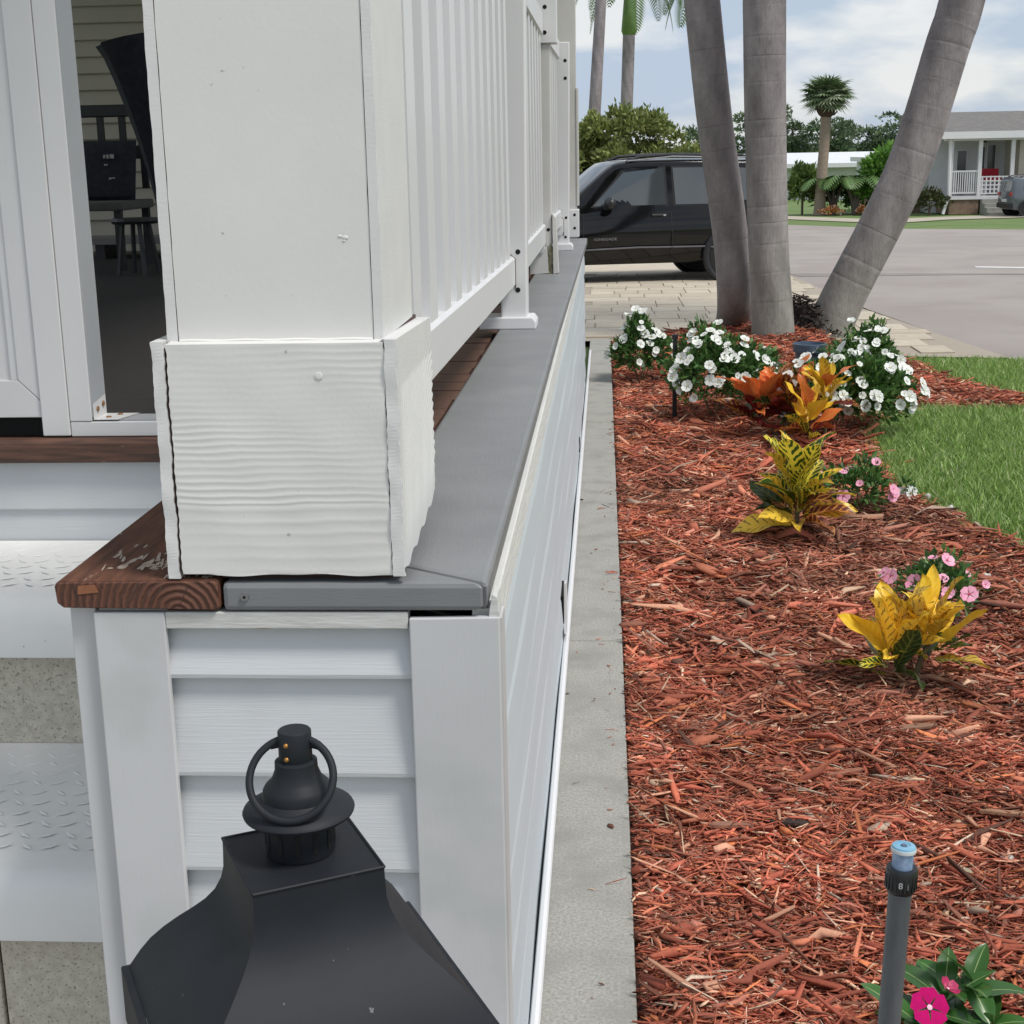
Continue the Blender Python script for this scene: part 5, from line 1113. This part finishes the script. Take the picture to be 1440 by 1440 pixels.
palm('royal palm with smooth grey trunk and green crownshaft in the distance', [(.62, 55, -.4), (.65, 55, 1.2), (.75, 55, 3.6), (.82, 55, 5.72)], .23, .22, 15, None, 'palm_tree', True, 13, 2.9, None, 2.35, 2.9)
palm('distant palm hidden behind the left trunk, only frond tips showing', [(3.05, 40, -.35), (2.95, 40, 2.0), (2.76, 40, 5.75)], .16, .12, 17, None, 'palm_tree', True, 6, 2.1, None, .6, 2.6, (PI*.8, PI*1.25))
# cabbage palm
cab = thing('cabbage_palm', 'round headed cabbage palm with brown boot beyond the road', 'palm tree', (6.62, 46.5, -.35))
g, C = palm_trunk([(6.60, 46.5, -.4), (6.62, 46.5, .6), (6.68, 46.5, 1.7), (6.70, 46.5, 2.6)], .17, .15, 16)
me = g.mesh('trunk', M('cabbage_palm_bark', (.34, .27, .21), (.26, .20, .16), rough=.95, scale=6, stretch=(1, 1, 4), bump=.5), (6.62, 46.5, -.35), True); inst('trunk', me, cab)
bt = G().lathe([(.14, 2.52), (.25, 2.62), (.29, 2.82), (.24, 3.06), (.12, 3.2)], (6.71, 46.5, 0), 14); bt.build('boot', M('brown_palm_boot', (.10, .06, .045), (.06, .035, .03), rough=.95, scale=12, bump=1, bscale=20, dist=.05), cab)
for k in range(26): a = k*2.4; zz = 2.58+.02*k; G().tube([(6.71+.22*math.cos(a), 46.5+.22*math.sin(a), zz), (6.71+.33*math.cos(a), 46.5+.33*math.sin(a), zz+.12)], .03, 4).build('boot_stub', bpy.data.materials['brown_palm_boot'], cab)
rr = random.Random(3); FAN = [M('fan_leaf_%d' % i, c, tuple(q*.7 for q in c), rough=.5, scale=8) for i, c in enumerate([(.21, .29, .14), (.26, .34, .18), (.15, .22, .10), (.34, .40, .25)])]
for k in range(84):
    a = k*2.4; el = math.radians(-48+120*(k/83)**.8)+rr.uniform(-.1, .1); L_ = rr.uniform(.42, .66); c0 = Vector((6.71, 46.5, 3.22)); d = Vector((math.cos(a)*math.cos(el), math.sin(a)*math.cos(el), math.sin(el)*.66))
    p0 = c0+d*L_; g = G().tube([c0, p0], .012, 4); s = d.cross(Vector((0, 0, 1))).normalized(); up = s.cross(d)
    for j in range(13):
        b = (j-6)/6*1.9; dd = (d*math.cos(b)+s*math.sin(b)+Vector((0, 0, -.12))).normalized(); tip = p0+dd*rr.uniform(.34, .48)+Vector((0, 0, -.10)); wv = up.cross(dd).normalized()*.030
        g.add([p0, (p0+tip)/2-wv, tip, (p0+tip)/2+wv], [(0, 1, 2, 3)])
    g.build('fan_leaf', FAN[k % 4], cab)
# small clustering palms, shrubs and orange flowers at the foot of the cabbage palm
def smallpalm(label, x, y, h, nf, L_, seed):
    t = thing('small_palm', label, 'palm', (x, y, float(zg(y))-.07), 'small feathery palms by the far lawn'); z0 = float(zg(y))-.07
    for k in range(3): G().tube([(x, y, z0), (x+.1*(k-1), y, z0+h*.5), (x+.3*(k-1), y, z0+h)], [.07, .055, .045], 6).build('trunk', bpy.data.materials['grey_bark'], t)
    for k in range(nf): a = k*2.4+seed; b = ((k % 3)-1)*.3; frond((x+b, y, z0+h), (math.cos(a), math.sin(a), 1.3), L_, 2.3, 12, .42, .06).build('frond', FROND, t)
smallpalm('left small feathery palm at the foot of the cabbage palm', 7.05, 46.8, .95, 22, 1.05, 1); smallpalm('right small feathery palm near the bright green shrub', 7.65, 46.4, 1.0, 22, 1.1, 2)
DKL = [(.09, .17, .04), (.12, .21, .05), (.16, .26, .07)]
tree('yellow green shrub left of the small feathery palms', 6.15, 47.2, [(0, 0, .7, .42, .4, .7), (.15, 0, 1.1, .3, .3, .35)], [([(0, 0, 0), (0, 0, .7)], .04)], [(.18, .27, .07), (.23, .32, .09)], .20, 1400, 60, 'shrub', 'shrub')
tree('bright green broadleaf shrub behind the leaning palm trunk', 8.35, 46.5, [(0, 0, 1.2, .38, .4, .65), (.25, 0, 1.7, .3, .3, .3), (-.2, 0, .7, .5, .4, .6)], [([(0, 0, 0), (0, 0, 1.2)], .05)], [(.14, .30, .05), (.18, .36, .07)], .24, 1500, 62, 'shrub', 'shrub')
tree('dark low hedge shrub between the far shrubs', 7.9, 47.6, [(-.6, 0, .45, .7, .4, .5), (.3, 0, .4, .6, .4, .5)], [([(0, 0, 0), (0, 0, .5)], .04)], DKL, .18, 1400, 63, 'shrub', 'shrub')
tree('brown green clipped shrub by the white porch base', 9.55, 44.6, [(0, 0, .35, .6, .4, .35)], [([(0, 0, 0), (0, 0, .3)], .04)], [(.10, .10, .04), (.08, .11, .035)], .12, 900, 64, 'shrub', 'shrub')
for i, (x, lab) in enumerate([(6.85, 'orange and yellow flower bed under the cabbage palm'), (7.75, 'small orange and white flower clump right of the small palms')]):
    tree(lab, x, 45.6, [(0, 0, .12, .36 if i == 0 else .15, .2, .14)], [([(0, 0, 0), (0, 0, .1)], .01)], [(.60, .16, .03), (.65, .32, .04), (.30, .10, .03), (.6, .5, .4)], .08, 500, 70+i, 'flower_patch', 'flowers')
PN = [(.12, .18, .095), (.15, .21, .11), (.09, .14, .08), (.17, .23, .12)]  # pine greens lightened: distance haze is put into the leaf colour
pines = [(11.0, 112, 4.6, 1), (13.7, 112, 4.9, 2), (16.2, 110, 4.2, 3), (18.2, 113, 3.7, 4), (20.2, 112, 3.5, 5), (22.0, 112, 4.4, 6), (7.2, 114, 3.6, 7), (9.0, 113, 3.2, 8)]
plabs = ['pine standing between the cabbage palm and the middle trunk', 'tall round topped pine right behind the cabbage palm', 'spreading pine sloping down right of the cabbage palm', 'lower rounded pine midway to the leaning trunk', 'short pine just left of the leaning trunk', 'tall pine hidden partly behind the leaning trunk', 'pine seen between the left and middle palm trunks', 'shorter pine seen left of the middle palm trunk']
for (x, y, h, sd_), lab in zip(pines, plabs):
    rr = random.Random(sd_*5); cl = [(rr.uniform(-1.2, 1.2), rr.uniform(-.8, .8), rr.uniform(h*.35, h), rr.uniform(.5, .95), .7, rr.uniform(.3, .55)) for k in range(15)]+[(rr.uniform(-1.4, 1.4), 0, rr.uniform(.6, h*.5), 1.0, .8, .7) for k in range(5)]
    tree(lab, x, y, cl, [([(0, 0, 0), (.1, 0, h*.5), (0, 0, h*.9)], [.16, .12, .05])], PN, .30, 3000, 80+sd_*30, 'pine_tree', 'pine tree', 'pines on the skyline', -.6)
# far hedge mass
V, F, C = [], [], []
off = 0
for k in range(70):
    v, f, c = leafcloud(130, 2.4, 1.2, random.uniform(.9, 1.5), .55, .3, PN, 300+k, .5); x = -30+k*1.1
    V.append(v+np.array((x, 125+random.uniform(-3, 3), .2))); F.append(f+off); C.append(c); off += len(v)
tag(fast('far_hedge', np.concatenate(V), np.concatenate(F), LEAFV, np.concatenate(C)), 'far belt of dark trees on the horizon', 'trees', kind='stuff')
